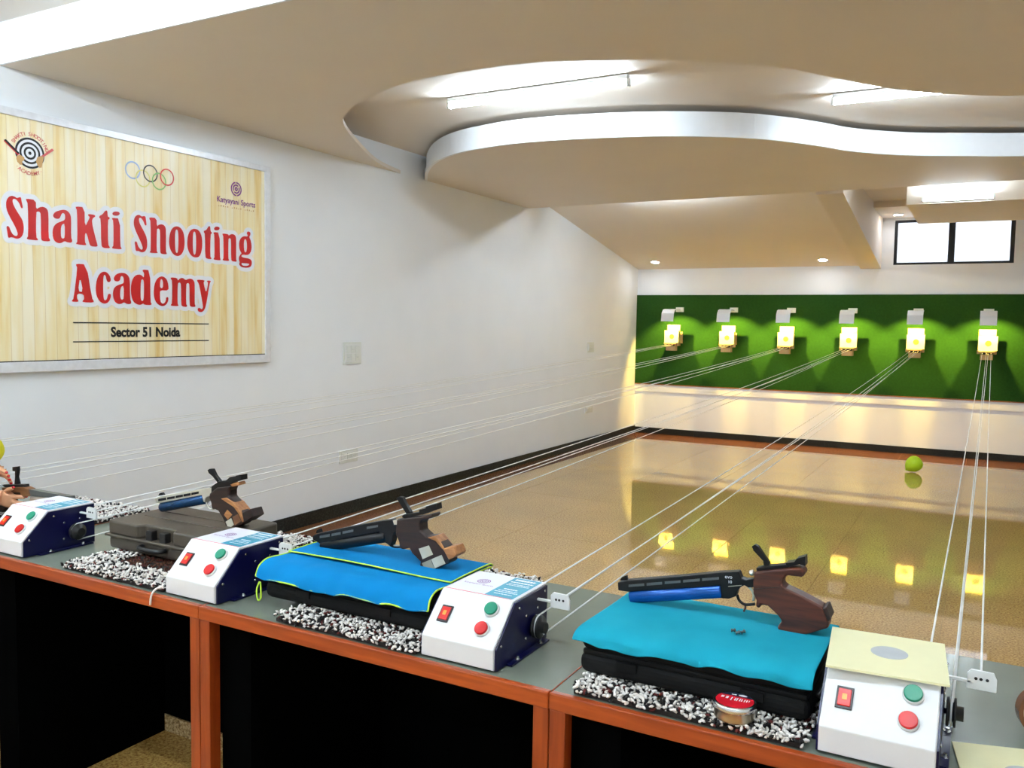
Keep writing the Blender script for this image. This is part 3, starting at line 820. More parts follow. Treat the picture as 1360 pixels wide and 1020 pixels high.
o, bt, lf, rg = cloth('cloth', 'towel_blue', tw3, lambda t: -1.60 - .012 * t, lambda t: -1.088 + .012 * t, [(1.88, .893), (1.865, .899), (1.78, .901), (1.70, .9015), (1.66, .9015), (1.618, .900), (1.594, .884), (1.585, .858)], amp=.0070, seed=11)
up = Vector((0, 0, .0025))
MB().tube([p + up for p in bt], .0022, 6).tube([p + up for p in rg], .0022, 6).tube([p + up for p in lf], .0022, 6).build('lime_edging', 'lime', tw3)
o2, b2, l2, r2 = cloth('top_fold', 'towel_blue', tw3, lambda t: -1.602, lambda t: -1.086, [(1.885, .899), (1.865, .9075), (1.78, .9085), (1.73, .9090), (1.688, .9085)], amp=.0004, seed=5)
MB().tube([p + up for p in b2], .002, 6).tube([p + up for p in r2], .002, 6).tube([p + up for p in l2], .002, 6).build('fold_edging', 'lime', o2)
lc = Vector((-1.612, 1.592, .852))
MB().tube(catmull([lc, lc + Vector((-.006, -.004, -.022)), lc + Vector((.0, -.006, -.046)), lc + Vector((.010, -.006, -.040)), lc + Vector((.008, -.003, -.018)), lc + Vector((.003, 0, 0))], 5), .0022, 6).build('hanging_loop', 'lime', tw3)

# ------------------------------------------------------------------ air pistols, outlines laid on each pistol's own upright plane
def pistol(lb, y, crop, parts, group='air pistols'):
    x0, y0, sc = crop
    def P(p):
        q = atY(x0 + p[0] / sc, y0 + p[1] / sc, y); return (q.x, q.z)
    def P3(p, yy=None):
        q = P(p); return (q[0], y if yy is None else yy, q[1])
    c = P3(parts['origin'])
    t = thing('air_pistol', c, lb, 'pistol', group)
    made = {}
    for it in parts['list']:
        kind, name, m_ = it[0], it[1], it[2]
        par = made.get(it[-1]) if isinstance(it[-1], str) and it[-1] in made else t
        if kind == 'plate':      # outline, half thickness, bevel
            pl = [P(p) for p in it[3]]; h = it[4]
            o = MB().prism(pl, y - h, y + h, axis='y').build(name, m_, par, it[5], 3)
        elif kind == 'inlay':    # thin plate on the near face
            pl = [P(p) for p in it[3]]; h = it[4]
            o = MB().prism(pl, y - h - .0012, y - h + .004, axis='y').build(name, m_, par)
        elif kind == 'rod':
            a, b = P3(it[3]), P3(it[4])
            r = it[5]
            o = MB().lathe([(r * .8, 0), (r, .002), (r, (Vector(b) - Vector(a)).length - .002), (r * .85, (Vector(b) - Vector(a)).length)], a, 24, axis=Vector(b) - Vector(a)).build(name, m_, par)
        elif kind == 'wire':
            o = MB().tube(catmull([P3(p) for p in it[3]], 5), it[4], 8).build(name, m_, par)
        elif kind == 'text':
            a = P3(it[4]); v, f = text2d(it[3], it[5]); ang = it[6]
            o = MB().add([(a[0] + p[0] * math.cos(ang) - p[1] * math.sin(ang), y - it[7] - .0006, a[2] + p[0] * math.sin(ang) + p[1] * math.cos(ang)) for p in v], f).build(name, m_, par, weld=False)
        made[name] = o
    return t
def slots(rects, name, m_, h, par):
    return [('inlay', name, m_, r, h, par) for r in rects]
# pistol on the turquoise towel
pistol('black air pistol with blue cylinder and walnut grip on the turquoise towel', 1.80, (810, 710, 4.387), {'origin': (1050, 580), 'list':
    [('plate', 'barrel_shroud', 'gun_black', [(55, 272), (105, 262), (400, 238), (650, 214), (755, 209), (772, 248), (800, 258), (848, 248), (852, 300), (812, 302), (790, 288), (765, 302), (748, 325), (742, 352), (700, 367), (655, 364), (650, 290), (400, 308), (115, 326), (58, 318)], .011, .002)]
    + slots([[(120, 284), (210, 277), (210, 291), (120, 298)], [(225, 275), (313, 268), (313, 283), (225, 290)], [(330, 266), (420, 259), (420, 273), (330, 280)], [(437, 257), (532, 249), (532, 264), (437, 271)], [(547, 248), (643, 240), (643, 254), (547, 262)]], 'vent_slot', 'gun_grey', .011, 'barrel_shroud')
    + [('rod', 'air_cylinder', 'gun_blue', (122, 360), (655, 326), .0155),
       ('plate', 'front_sight', 'gun_black', [(62, 264), (72, 246), (100, 235), (106, 262)], .004, .0006),
       ('wire', 'trigger_guard', 'gun_black', [(742, 350), (752, 380), (775, 402), (800, 408), (845, 404)], .0032),
       ('wire', 'guard_spur', 'grip_walnut', [(785, 405), (790, 425), (780, 448)], .0022),
       ('wire', 'trigger', 'gun_silver', [(806, 300), (828, 325), (838, 355), (835, 384)], .0028),
       ('rod', 'bolt_knob', 'gun_silver', (815, 225), (840, 221), .0062),
       ('plate', 'top_frame', 'gun_black', [(858, 188), (900, 180), (1030, 168), (1045, 172), (1045, 188), (862, 206)], .010, .0015),
       ('plate', 'rear_sight', 'gun_black', [(1030, 158), (1080, 152), (1095, 132), (1145, 119), (1146, 176), (1110, 165), (1040, 184)], .013, .001),
       ('plate', 'cocking_lever', 'gun_black', [(830, 66), (848, 55), (868, 66), (935, 165), (928, 176), (900, 178), (896, 150), (840, 90)], .006, .001),
       ('plate', 'grip', 'grip_walnut', [(855, 205), (940, 196), (1040, 187), (1125, 184), (1142, 205), (1145, 226), (1125, 236), (1040, 225), (1018, 250), (1012, 280), (1035, 300), (1130, 345), (1250, 410), (1285, 500), (1280, 530), (1180, 560), (1110, 578), (1050, 583), (1000, 558), (985, 525), (1012, 490), (985, 452), (930, 402), (895, 396), (880, 418), (860, 405), (865, 370), (846, 330), (846, 260)], .019, .008),
       ('plate', 'palm_rest', 'grip_dark', [(1250, 412), (1272, 404), (1298, 472), (1282, 492)], .024, .002),
       ('inlay', 'grip_seam', 'grip_dark', [(850, 302), (1005, 290), (1005, 293), (850, 306)], .0186, 'grip'),
       ('text', 'marking', 'white_print', 'evo', (700, 248), .011, .085, .011, 'barrel_shroud'),
       ('text', 'marking', 'white_print', '10', (708, 276), .009, .085, .011, 'barrel_shroud'),
       ('inlay', 'maker_line', 'tag_grey', [(698, 292), (775, 286), (775, 290), (698, 296)], .011, 'barrel_shroud')]})
# pistol on the sky-blue towel
pistol('all-black air pistol with dark grip and paper tags on the sky-blue towel', 1.775, (410, 640, 6.182), {'origin': (990, 735), 'list':
    [('plate', 'barrel_shroud', 'gun_black', [(52, 440), (72, 424), (300, 372), (600, 316), (700, 304), (716, 345), (748, 345), (748, 405), (722, 408), (712, 432), (706, 482), (690, 525), (668, 505), (640, 488), (600, 470), (600, 405), (110, 500), (72, 476), (55, 470)], .011, .002)]
    + slots([[(115, 436), (195, 420), (195, 442), (115, 456)], [(212, 418), (285, 405), (285, 425), (212, 438)], [(302, 400), (388, 384), (388, 403), (302, 420)], [(500, 362), (590, 346), (590, 364), (500, 381)]], 'vent_slot', 'gun_grey', .011, 'barrel_shroud')
    + [('rod', 'air_cylinder', 'gun_black', (118, 527), (645, 447), .0155),
       ('plate', 'front_sight', 'gun_black', [(65, 422), (72, 395), (100, 382), (110, 412)], .004, .0006),
       ('wire', 'trigger_guard', 'gun_black', [(640, 488), (680, 525), (720, 536), (775, 530)], .0028),
       ('wire', 'trigger', 'gun_silver', [(700, 522), (735, 524), (768, 522)], .0024),
       ('plate', 'bolt_block', 'gun_silver', [(706, 312), (750, 298), (752, 345), (718, 350)], .009, .001),
       ('plate', 'top_frame', 'gun_black', [(780, 277), (800, 262), (930, 243), (1000, 225), (1000, 250), (800, 297)], .010, .0015),
       ('plate', 'rear_sight', 'gun_black', [(930, 222), (980, 210), (985, 195), (1068, 173), (1074, 222), (1040, 232), (960, 262), (930, 262)], .013, .001),
       ('plate', 'cocking_lever', 'gun_black', [(730, 130), (752, 120), (778, 124), (805, 180), (847, 250), (838, 262), (815, 264), (770, 195)], .006, .001),
       ('plate', 'grip', 'grip_dark', [(757, 300), (860, 285), (960, 275), (1048, 250), (1055, 270), (1035, 288), (962, 305), (946, 335), (950, 392), (1000, 440), (1072, 432), (1105, 468), (1150, 525), (1195, 640), (1180, 657), (1050, 712), (1000, 737), (942, 737), (925, 705), (945, 682), (950, 640), (880, 570), (860, 530), (810, 542), (780, 530), (775, 480), (750, 420)], .019, .007),
       ('plate', 'palm_rest', 'grip_tan', [(1140, 532), (1228, 514), (1256, 580), (1240, 602), (1190, 622)], .024, .003),
       ('plate', 'thumb_shelf', 'grip_tan', [(1010, 445), (1072, 430), (1106, 468), (1150, 530), (1135, 540), (1085, 480), (1060, 460)], .021, .002),
       ('inlay', 'paper_tag', 'tag_paper', [(940, 535), (1022, 508), (1056, 582), (972, 620)], .0186, 'grip'),
       ('inlay', 'paper_tag', 'tag_grey', [(965, 652), (1038, 622), (1068, 695), (1000, 726)], .0186, 'grip'),
       ('inlay', 'paper_tag', 'tag_paper', [(1042, 620), (1126, 585), (1157, 656), (1072, 694)], .0186, 'grip')]})
# pistol on the bare case
pistol('silver-barrelled air pistol with patchwork wooden grip on the bare black case', 1.858, (190, 610, 6.8), {'origin': (810, 615), 'list':
    [('plate', 'barrel_shroud', 'gun_silver', [(130, 350), (180, 328), (570, 263), (642, 250), (648, 312), (612, 330), (590, 345), (582, 385), (560, 372), (556, 318), (170, 392), (140, 386)], .011, .0015)]
    + slots([[(165, 352), (235, 339), (235, 362), (165, 374)], [(245, 338), (312, 327), (312, 348), (245, 359)], [(322, 324), (385, 312), (385, 333), (322, 345)], [(394, 310), (455, 299), (455, 320), (394, 331)], [(464, 297), (528, 285), (528, 305), (464, 318)]], 'vent_slot', 'gun_black', .011, 'barrel_shroud')
    + [('rod', 'air_cylinder', 'gun_darkblue', (172, 433), (566, 358), .0155),
       ('plate', 'front_sight', 'gun_black', [(145, 328), (155, 306), (180, 299), (196, 322)], .004, .0006),
       ('wire', 'trigger_guard', 'gun_silver', [(572, 372), (578, 408), (600, 440), (628, 450), (660, 440)], .0028),
       ('rod', 'bolt_knob', 'gun_black', (608, 268), (630, 264), .0055),
       ('plate', 'top_frame', 'gun_black', [(642, 240), (690, 208), (700, 195), (760, 190), (830, 165), (835, 205), (815, 240), (815, 320), (750, 345), (640, 310)], .012, .002),
       ('plate', 'rear_sight', 'gun_black', [(770, 190), (812, 155), (862, 150), (866, 142), (915, 133), (916, 182), (880, 190), (830, 205)], .013, .001),
       ('plate', 'cocking_lever', 'gun_black', [(594, 96), (612, 84), (636, 85), (662, 142), (704, 196), (682, 206), (640, 152), (606, 122)], .006, .001),
       ('plate', 'grip', 'grip_dark', [(640, 300), (700, 250), (830, 235), (815, 275), (815, 330), (872, 392), (922, 452), (950, 500), (966, 550), (930, 580), (832, 620), (790, 617), (774, 560), (756, 522), (712, 452), (690, 442), (660, 446), (650, 380), (632, 340)], .019, .006),
       ('plate', 'rear_hook', 'grip_tan', [(815, 222), (890, 198), (902, 224), (835, 242)], .014, .002),
       ('plate', 'thumb_shelf', 'grip_tan', [(745, 345), (800, 336), (872, 388), (922, 452), (966, 548), (940, 560), (905, 480), (860, 420)], .021, .003),
       ('plate', 'palm_rest', 'grip_dark', [(945, 472), (1022, 434), (1046, 506), (962, 562)], .024, .003),
       ('inlay', 'wood_patch', 'grip_tan', [(775, 490), (805, 445), (850, 490), (810, 535)], .0186, 'grip'),
       ('inlay', 'wood_patch', 'tag_paper', [(790, 553), (840, 520), (866, 580), (815, 614)], .0186, 'grip'),
       ('inlay', 'wood_patch', 'grip_brown', [(852, 510), (900, 484), (930, 545), (872, 584)], .0186, 'grip')]})
# pistol in the hand at the left edge, muzzle to the right
pistol('air pistol held in the hands at the left edge, lever raised', 1.80, (0, 570, 5.664), {'origin': (150, 500), 'list':
    [('plate', 'barrel_shroud', 'gun_grey', [(225, 448), (400, 478), (545, 502), (548, 524), (400, 512), (250, 498)], .010, .0015),
     ('rod', 'air_cylinder', 'gun_silver', (245, 520), (470, 545), .012),
     ('plate', 'top_frame', 'gun_black', [(30, 415), (200, 413), (205, 438), (60, 438)], .010, .0015),
     ('plate', 'action', 'grip_brown', [(40, 435), (200, 432), (240, 448), (252, 500), (200, 505), (60, 500)], .014, .003),
     ('plate', 'grip_plate', 'gun_black', [(60, 472), (180, 470), (190, 498), (80, 500)], .0145, .002),
     ('plate', 'cocking_lever', 'gun_black', [(104, 284), (140, 279), (141, 312), (133, 360), (146, 412), (120, 412), (124, 360), (124, 316), (105, 312)], .006, .001),
     ('plate', 'grip', 'grip_dark', [(30, 470), (110, 480), (100, 560), (60, 620), (0, 615), (10, 540)], .018, .006)]})

# ------------------------------------------------------------------ small things on the tables
tn = thing('pellet_tin', (-.372, 1.546, MZ + .002), 'round pellet tin with red and navy lid on the shaggy mat', 'tin')
tc_ = Vector((-.372, 1.546, MZ + .002))
MB().lathe([(.0315, 0), (.033, .003), (.033, .015), (.0345, .016), (.0345, .0245), (.0335, .026), (.0305, .0262), (.0300, .0250)], tc_, 40).build('can', 'tin', tn)
MB().lathe([(.0346, .0165), (.0350, .020), (.0346, .025), (.0335, .0266), (.0305, .0266)], tc_, 40).build('lid_rim', 'tin_rim', tn)
lab = MB(); zz = tc_.z + .0270
arc = [(tc_.x + .0303 * math.cos(a), tc_.y + .0303 * math.sin(a)) for a in [math.radians(150 + 240 * k / 24) for k in range(25)]]
v, f = tris2d([arc], lambda p: (p[0], p[1], zz)); lab.add(v, f, 0)
arc = [(tc_.x + .0303 * math.cos(a), tc_.y + .0303 * math.sin(a)) for a in [math.radians(30 + 120 * k / 14) for k in range(15)]]
v, f = tris2d([arc], lambda p: (p[0], p[1], zz)); lab.add(v, f, 1)
for k, (dx, w, h) in enumerate(((-.021, .005, .007), (-.0135, .004, .009), (-.006, .0018, .013), (.0, .0016, .011), (.003, .0016, .011), (.0075, .0016, .010), (.0105, .0016, .010), (.015, .0016, .010), (.0185, .0016, .009), (.022, .0014, .007))):
    lab.box(tc_.x + dx - w / 2, tc_.x + dx + w / 2, tc_.y + .009 - h, tc_.y + .009, zz, zz + .0002, 2)
v, f = tris2d([[(tc_.x + .008 + .007 * math.cos(a), tc_.y + .0215 + .0033 * math.sin(a)) for a in [2 * math.pi * k / 20 for k in range(20)]]], lambda p: (p[0], p[1], zz + .0002)); lab.add(v, f, 2)
lab.box(tc_.x - .010, tc_.x - .002, tc_.y + .019, tc_.y + .022, zz, zz + .0002, 2)
lab.build('lid_label', ['tin_red', 'tin_navy', 'white_print'], tn, weld=False)
tn.scale = (1.13, 1.13, 1.13)
for k, (u, v_, nm) in enumerate(((974, 837, 'leftmost of the lead pellets lying on the turquoise towel'), (980, 840, 'middle lead pellet of those lying on the turquoise towel'), (987, 839, 'rightmost of the lead pellets lying on the turquoise towel'))):
    p = atZ(u, v_, .915)
    o = MB().lathe([(.0042, -.0045), (.0022, -.0008), (.0042, .003), (.0022, .005)], p, 14, axis=(.9, .3, .1 + .2 * k)).build('lead_pellet', 'lead')
    tag(o, nm, 'pellet', 'pellets on the turquoise towel')
# cards
def card(corners, z, h, name, lb, disc, dr):
    pts = [Vector((a, b, z)) for a, b in corners]; c = sum(pts, Vector()) / 4
    t = thing(name, c, lb, 'card', 'cream target cards')
    MB().prism([(p.x, p.y) for p in pts], z, z + h, axis='z').build('card', 'card', t)
    MB().lathe([(dr, 0), (dr, .0006)], (disc[0], disc[1], z + h), 36).build('grey_disc', 'greydisc', t)
    return t
card([(-.2215, 1.580), (-.024, 1.598), (-.040, 1.808), (-.242, 1.795)], .9248, .004, 'target_card', 'cream target card with grey disc on the rightmost control box', (-.128, 1.702), .032)
card([(-.018, 1.685), (.172, 1.742), (.20, 1.565), (.005, 1.535)], TZ + .002, .003, 'target_card', 'stained cream target card flat on the table at lower right', (.092, 1.615), .03)
tp = MB().lathe([(.036, -.012), (.046, -.012), (.046, .012), (.036, .012), (.036, -.012)], (.128, 1.80, TZ + .047), 40, axis=(.25, -1, .0))
tr = thing('tape_roll', (.128, 1.80, TZ + .0015), 'roll of brown packing tape standing at the right edge', 'tape roll')
b = MB(); ax = Vector((.25, -1, 0)).normalized(); u_ = Vector((0, 0, 1)); w_ = ax.cross(u_); cc = Vector((.128, 1.80, TZ + .0475))
def annulus(r0, r1, h, mi):
    n = 40; vs = []
    for (r, q) in ((r0, -h), (r1, -h), (r1, h), (r0, h)):
        for i in range(n):
            a = 2 * math.pi * i / n; vs.append(cc + ax * q + (u_ * math.cos(a) + w_ * math.sin(a)) * r)
    fs = [(k * n + i, k * n + (i + 1) % n, ((k + 1) % 4) * n + (i + 1) % n, ((k + 1) % 4) * n + i) for k in range(4) for i in range(n)]
    return MB().add(vs, fs, mi)
annulus(.0385, .046, .012, 0).build('tape', 'tape', tr)
annulus(.036, .0384, .0122, 0).build('core', 'tape_core', tr)
# balloon on the far floor
bl = thing('balloon', (-.62, 10.15, 0), 'bright lime-green balloon lying on the far floor', 'balloon')
bc = Vector((-.615, 10.15, .086))
MB().lathe([(.004, -.098), (.016, -.092), (.045, -.072), (.072, -.04), (.084, -.005), (.085, .025), (.076, .055), (.055, .078), (.028, .090), (.004, .093)], bc, 32, axis=(.6, .1, .55)).build('skin', 'balloon', bl)
MB().lathe([(.004, -.105), (.009, -.102), (.004, -.096)], bc, 12, axis=(.6, .1, .55)).build('knot', 'balloon', bl)

# ------------------------------------------------------------------ switch boards on the left wall
def switchboard(y0, y1, z0, z1, lb, nx, nz, cat):
    t = thing('wall_switchboard', (XL, (y0 + y1) / 2, (z0 + z1) / 2), lb, cat, 'electrical plates on the left wall')
    MB().box(XL, XL + .009, y0, y1, z0, z1).build('plate', 'ivory', t, .003)
    f = MB().box(XL + .009, XL + .012, y0 + .018, y1 - .018, z0 + .018, z1 - .018).build('inner_frame', 'white_plastic', t, .001)
    w = (y1 - y0 - .05) / nx; h = (z1 - z0 - .05) / nz
    for i in range(nx):
        for j in range(nz):
            a, b_ = y0 + .025 + w * i, z0 + .025 + h * j
            s = MB().box(XL + .012, XL + .016, a + .003, a + w - .003, b_ + .003, b_ + h - .003).build('switch', 'ivory', t, .001)
            if (i + j) % 2 == 0:
                q = MB()
                for dy in (-.008, .008): q.cyl((XL + .0155, a + w / 2 + dy * min(1, w / .04), b_ + h / 2), (XL + .0165, a + w / 2 + dy * min(1, w / .04), b_ + h / 2), .003, n=8)
                q.build('socket_holes', 'grey_plastic', s)
    return t
switchboard(5.22, 5.44, 1.19, 1.365, 'larger ivory switchboard on the left wall beside the banner', 3, 2, 'switch')
switchboard(5.18, 5.40, .41, .515, 'low white socket plate on the left wall below the larger switchboard', 3, 1, 'socket')
switchboard(9.92, 10.12, 1.19, 1.315, 'small ivory switch plate on the left wall near the far corner', 1, 2, 'switch')
switchboard(9.89, 10.12, .418, .505, 'low socket plate on the left wall near the far corner', 2, 1, 'socket')

# ------------------------------------------------------------------ the banner
SX = -4.365
sg = thing('wall_banner', (XL, 3.2, 1.24), 'large plank-print banner lettered in red on the left wall', 'sign')
MB().box(XL, SX, 2.30, 4.385, 1.262, 2.555).build('panel', 'plank', sg)
fr = MB()
fy0, fy1, fz0, fz1 = 2.268, 4.418, 1.236, 2.576
fr.box(XL, SX + .010, fy0, fy1, fz0, 1.290).box(XL, SX + .010, fy0, fy1, 2.538, fz1).box(XL, SX + .010, fy0, 2.30, 1.290, 2.538).box(XL, SX + .010, 4.37, fy1, 1.290, 2.538)
fr.build('frame', 'alu', sg, .002, weld=False)
MB().box(SX + .0005, SX + .0015, 2.30, 4.37, 1.290, 1.2955).build('lower_rule', 'black_print', sg)
def sp(u, v): q = atX(u, v, SX); return (q.y, q.z)
def flatP(h): return lambda p: (SX + h, p[0], p[1])
CA, CB, CC, CD, CE, CF = (0, 250, 11.333), (85, 260, 11.333), (165, 270, 11.333), (250, 280, 11.333), (85, 335, 12.0), (180, 340, 11.336)
LET = [
 (CA, [[(85, 225), (95, 175), (125, 130), (170, 112), (215, 125), (250, 150), (285, 135), (310, 135), (320, 200), (342, 300), (312, 302), (290, 235), (250, 180), (215, 158), (190, 165), (182, 195), (200, 260), (270, 380), (330, 470), (352, 560), (352, 650), (330, 720), (290, 755), (240, 762), (180, 738), (150, 742), (118, 750), (105, 660), (90, 570), (130, 570), (155, 640), (190, 700), (235, 722), (262, 705), (258, 660), (215, 560), (130, 410), (90, 310)]]),
 (CA, [[(385, 155), (535, 178), (538, 320), (590, 285), (650, 278), (705, 310), (725, 375), (725, 740), (748, 775), (745, 802), (630, 795), (612, 760), (610, 390), (590, 355), (560, 350), (538, 365), (538, 740), (565, 765), (565, 788), (398, 770), (400, 745), (420, 720), (415, 235), (388, 180)]]),
 (CA, [[(905, 330), (960, 322), (1010, 340), (1050, 385), (1066, 450), (1064, 740), (1085, 790), (1070, 822), (1010, 815), (965, 795), (920, 825), (870, 828), (820, 800), (790, 740), (785, 640), (805, 570), (850, 525), (920, 500), (975, 475), (975, 400), (950, 372), (925, 380), (908, 420), (890, 458), (845, 462), (800, 440), (792, 400), (825, 355)], [(970, 530), (930, 545), (912, 590), (910, 700), (920, 750), (945, 760), (970, 740)]]),
 (CB, [[(172, 160), (305, 172), (308, 480), (372, 350), (385, 320), (358, 300), (358, 272), (465, 290), (462, 318), (430, 335), (410, 390), (470, 640), (500, 740), (498, 768), (400, 762), (375, 720), (340, 570), (310, 560), (310, 700), (328, 725), (325, 748), (180, 730), (178, 712), (198, 690), (192, 220), (172, 185)]]),
 (CB, [[(525, 305), (575, 280), (612, 225), (648, 220), (652, 318), (682, 322), (680, 355), (655, 360), (658, 740), (685, 770), (682, 792), (580, 785), (555, 740), (548, 345), (525, 335)]]),
 (CB, [[(718, 330), (838, 345), (842, 765), (862, 785), (858, 808), (720, 795), (720, 772), (742, 750), (738, 375), (718, 350)]]),
 (CB, [[(720, 265), (745, 240), (785, 236), (825, 245), (838, 272), (815, 298), (770, 302), (732, 292)]]),
 (CC, [[(138, 270), (150, 215), (180, 180), (220, 172), (260, 200), (285, 192), (315, 195), (325, 270), (332, 335), (305, 332), (285, 270), (250, 222), (225, 218), (215, 240), (225, 300), (280, 400), (325, 490), (342, 570), (340, 660), (318, 715), (280, 738), (240, 735), (210, 715), (170, 722), (160, 650), (150, 575), (185, 575), (200, 640), (235, 690), (262, 700), (275, 680), (265, 630), (215, 520), (160, 400), (140, 330)]]),
 (CC, [[(372, 210), (482, 222), (485, 350), (520, 320), (570, 315), (610, 345), (625, 400), (622, 730), (636, 748), (634, 770), (550, 762), (535, 730), (535, 420), (522, 385), (500, 380), (485, 395), (482, 720), (498, 738), (496, 752), (378, 745), (380, 728), (395, 710), (392, 270), (374, 238)]]),
 (CC, [[(668, 560), (680, 460), (710, 385), (750, 350), (795, 345), (840, 365), (880, 420), (900, 500), (905, 600), (895, 690), (865, 760), (825, 792), (780, 795), (730, 765), (690, 700), (672, 630)], [(785, 388), (762, 420), (758, 570), (765, 720), (785, 755), (805, 730), (812, 570), (806, 420)]]),
 (CC, [[(942, 590), (952, 490), (985, 410), (1030, 385), (1060, 383), (1110, 400), (1150, 460), (1168, 540), (1170, 640), (1158, 730), (1128, 800), (1085, 818), (1040, 812), (990, 775), (955, 700), (944, 640)], [(1050, 420), (1030, 450), (1026, 610), (1032, 740), (1052, 782), (1072, 750), (1078, 610), (1072, 450)]]),
 (CD, [[(230, 300), (268, 290), (300, 230), (325, 230), (332, 315), (352, 322), (350, 345), (330, 350), (326, 690), (345, 712), (343, 728), (275, 722), (250, 690), (246, 345), (230, 325)]]),
 (CD, [[(375, 320), (468, 328), (472, 700), (482, 728), (478, 748), (376, 735), (378, 715), (392, 698), (388, 355), (375, 342)]]),
 (CD, [[(382, 268), (400, 240), (435, 236), (465, 248), (468, 270), (450, 292), (410, 296), (388, 285)]]),
 (CD, [[(510, 340), (598, 350), (602, 375), (640, 350), (680, 352), (710, 380), (718, 430), (716, 730), (724, 750), (722, 768), (655, 760), (640, 730), (640, 440), (628, 412), (605, 415), (600, 440), (598, 720), (610, 738), (608, 756), (512, 746), (514, 728), (528, 710), (525, 385), (512, 362)]]),
 (CD, [[(758, 510), (768, 440), (800, 395), (840, 380), (875, 388), (895, 375), (876, 345), (880, 318), (905, 308), (930, 325), (932, 360), (912, 395), (935, 440), (950, 520), (945, 600), (915, 655), (870, 668), (830, 658), (800, 665), (795, 690), (830, 705), (900, 715), (940, 735), (955, 775), (945, 830), (910, 855), (850, 858), (790, 845), (758, 805), (770, 775), (758, 745), (756, 700), (780, 658), (800, 640), (768, 590)], [(852, 420), (835, 450), (832, 530), (840, 610), (858, 632), (876, 600), (880, 520), (872, 445)], [(800, 785), (795, 805), (820, 826), (870, 830), (905, 820), (915, 800), (890, 792), (840, 790)]]),
 (CE, [[(188, 182), (352, 195), (440, 735), (468, 772), (466, 804), (290, 796), (292, 770), (318, 750), (308, 668), (205, 658), (200, 740), (225, 768), (222, 792), (120, 788), (122, 765), (148, 740), (208, 250), (188, 215)], [(250, 385), (218, 625), (300, 632)]]),
 (CE, [[(500, 550), (515, 440), (555, 350), (610, 310), (660, 310), (705, 345), (735, 400), (742, 450), (720, 478), (690, 475), (670, 440), (662, 380), (640, 355), (622, 390), (618, 560), (625, 740), (648, 772), (680, 745), (692, 680), (710, 660), (742, 668), (740, 720), (715, 780), (675, 815), (620, 820), (560, 780), (515, 700), (502, 620)]]),
 (CE, [[(790, 400), (825, 350), (890, 328), (960, 330), (1015, 365), (1045, 430), (1048, 740), (1068, 795), (1060, 826), (1000, 828), (950, 795), (905, 826), (850, 825), (800, 785), (775, 710), (775, 620), (800, 555), (860, 520), (930, 500), (948, 480), (945, 400), (915, 375), (895, 395), (890, 440), (860, 468), (810, 462), (788, 435)], [(948, 530), (905, 550), (890, 610), (890, 710), (905, 755), (930, 755), (948, 735)]]),
 (CF, [[(-78, 480), (-60, 370), (-20, 300), (40, 275), (90, 290), (118, 330), (125, 260), (102, 228), (102, 203), (215, 215), (220, 700), (238, 715), (232, 740), (125, 735), (115, 712), (70, 738), (20, 730), (-40, 690), (-70, 600)], [(95, 345), (75, 375), (70, 520), (72, 650), (92, 682), (118, 660), (122, 500), (120, 370)]]),
 (CF, [[(268, 540), (278, 430), (315, 345), (370, 305), (420, 310), (465, 350), (490, 430), (492, 522), (370, 515), (362, 560), (368, 680), (395, 718), (430, 712), (452, 670), (455, 620), (490, 618), (490, 670), (465, 725), (420, 755), (370, 752), (310, 710), (275, 630)], [(385, 342), (366, 370), (362, 480), (408, 485), (410, 380)]]),
 (CF, [[(525, 320), (625, 330), (630, 375), (665, 335), (710, 328), (750, 365), (795, 342), (840, 342), (878, 375), (888, 440), (885, 720), (898, 745), (895, 768), (825, 765), (808, 735), (808, 430), (790, 405), (765, 412), (758, 440), (756, 720), (772, 745), (768, 768), (700, 760), (682, 735), (680, 430), (665, 398), (640, 402), (630, 430), (626, 715), (642, 738), (638, 756), (526, 750), (528, 728), (545, 715), (548, 370), (525, 345)]]),
 (CF, [[(922, 355), (1035, 362), (1030, 390), (1018, 400), (1058, 570), (1090, 400), (1070, 388), (1072, 368), (1128, 372), (1125, 395), (1112, 405), (1075, 640), (1050, 770), (1020, 830), (975, 850), (935, 830), (928, 795), (950, 778), (975, 790), (990, 805), (1012, 780), (1005, 720), (960, 460), (940, 400), (922, 378)]]),
]
red = MB(); whb = MB(); outl = []
for (x0, y0, sc), polys in LET:
    pp = [[sp(x0 + a / sc, y0 + b / sc) for a, b in chaikin(q)] for q in polys]
    v, f = tris2d(pp, flatP(.0030)); red.add(v, f)
    outl.append(pp[0])
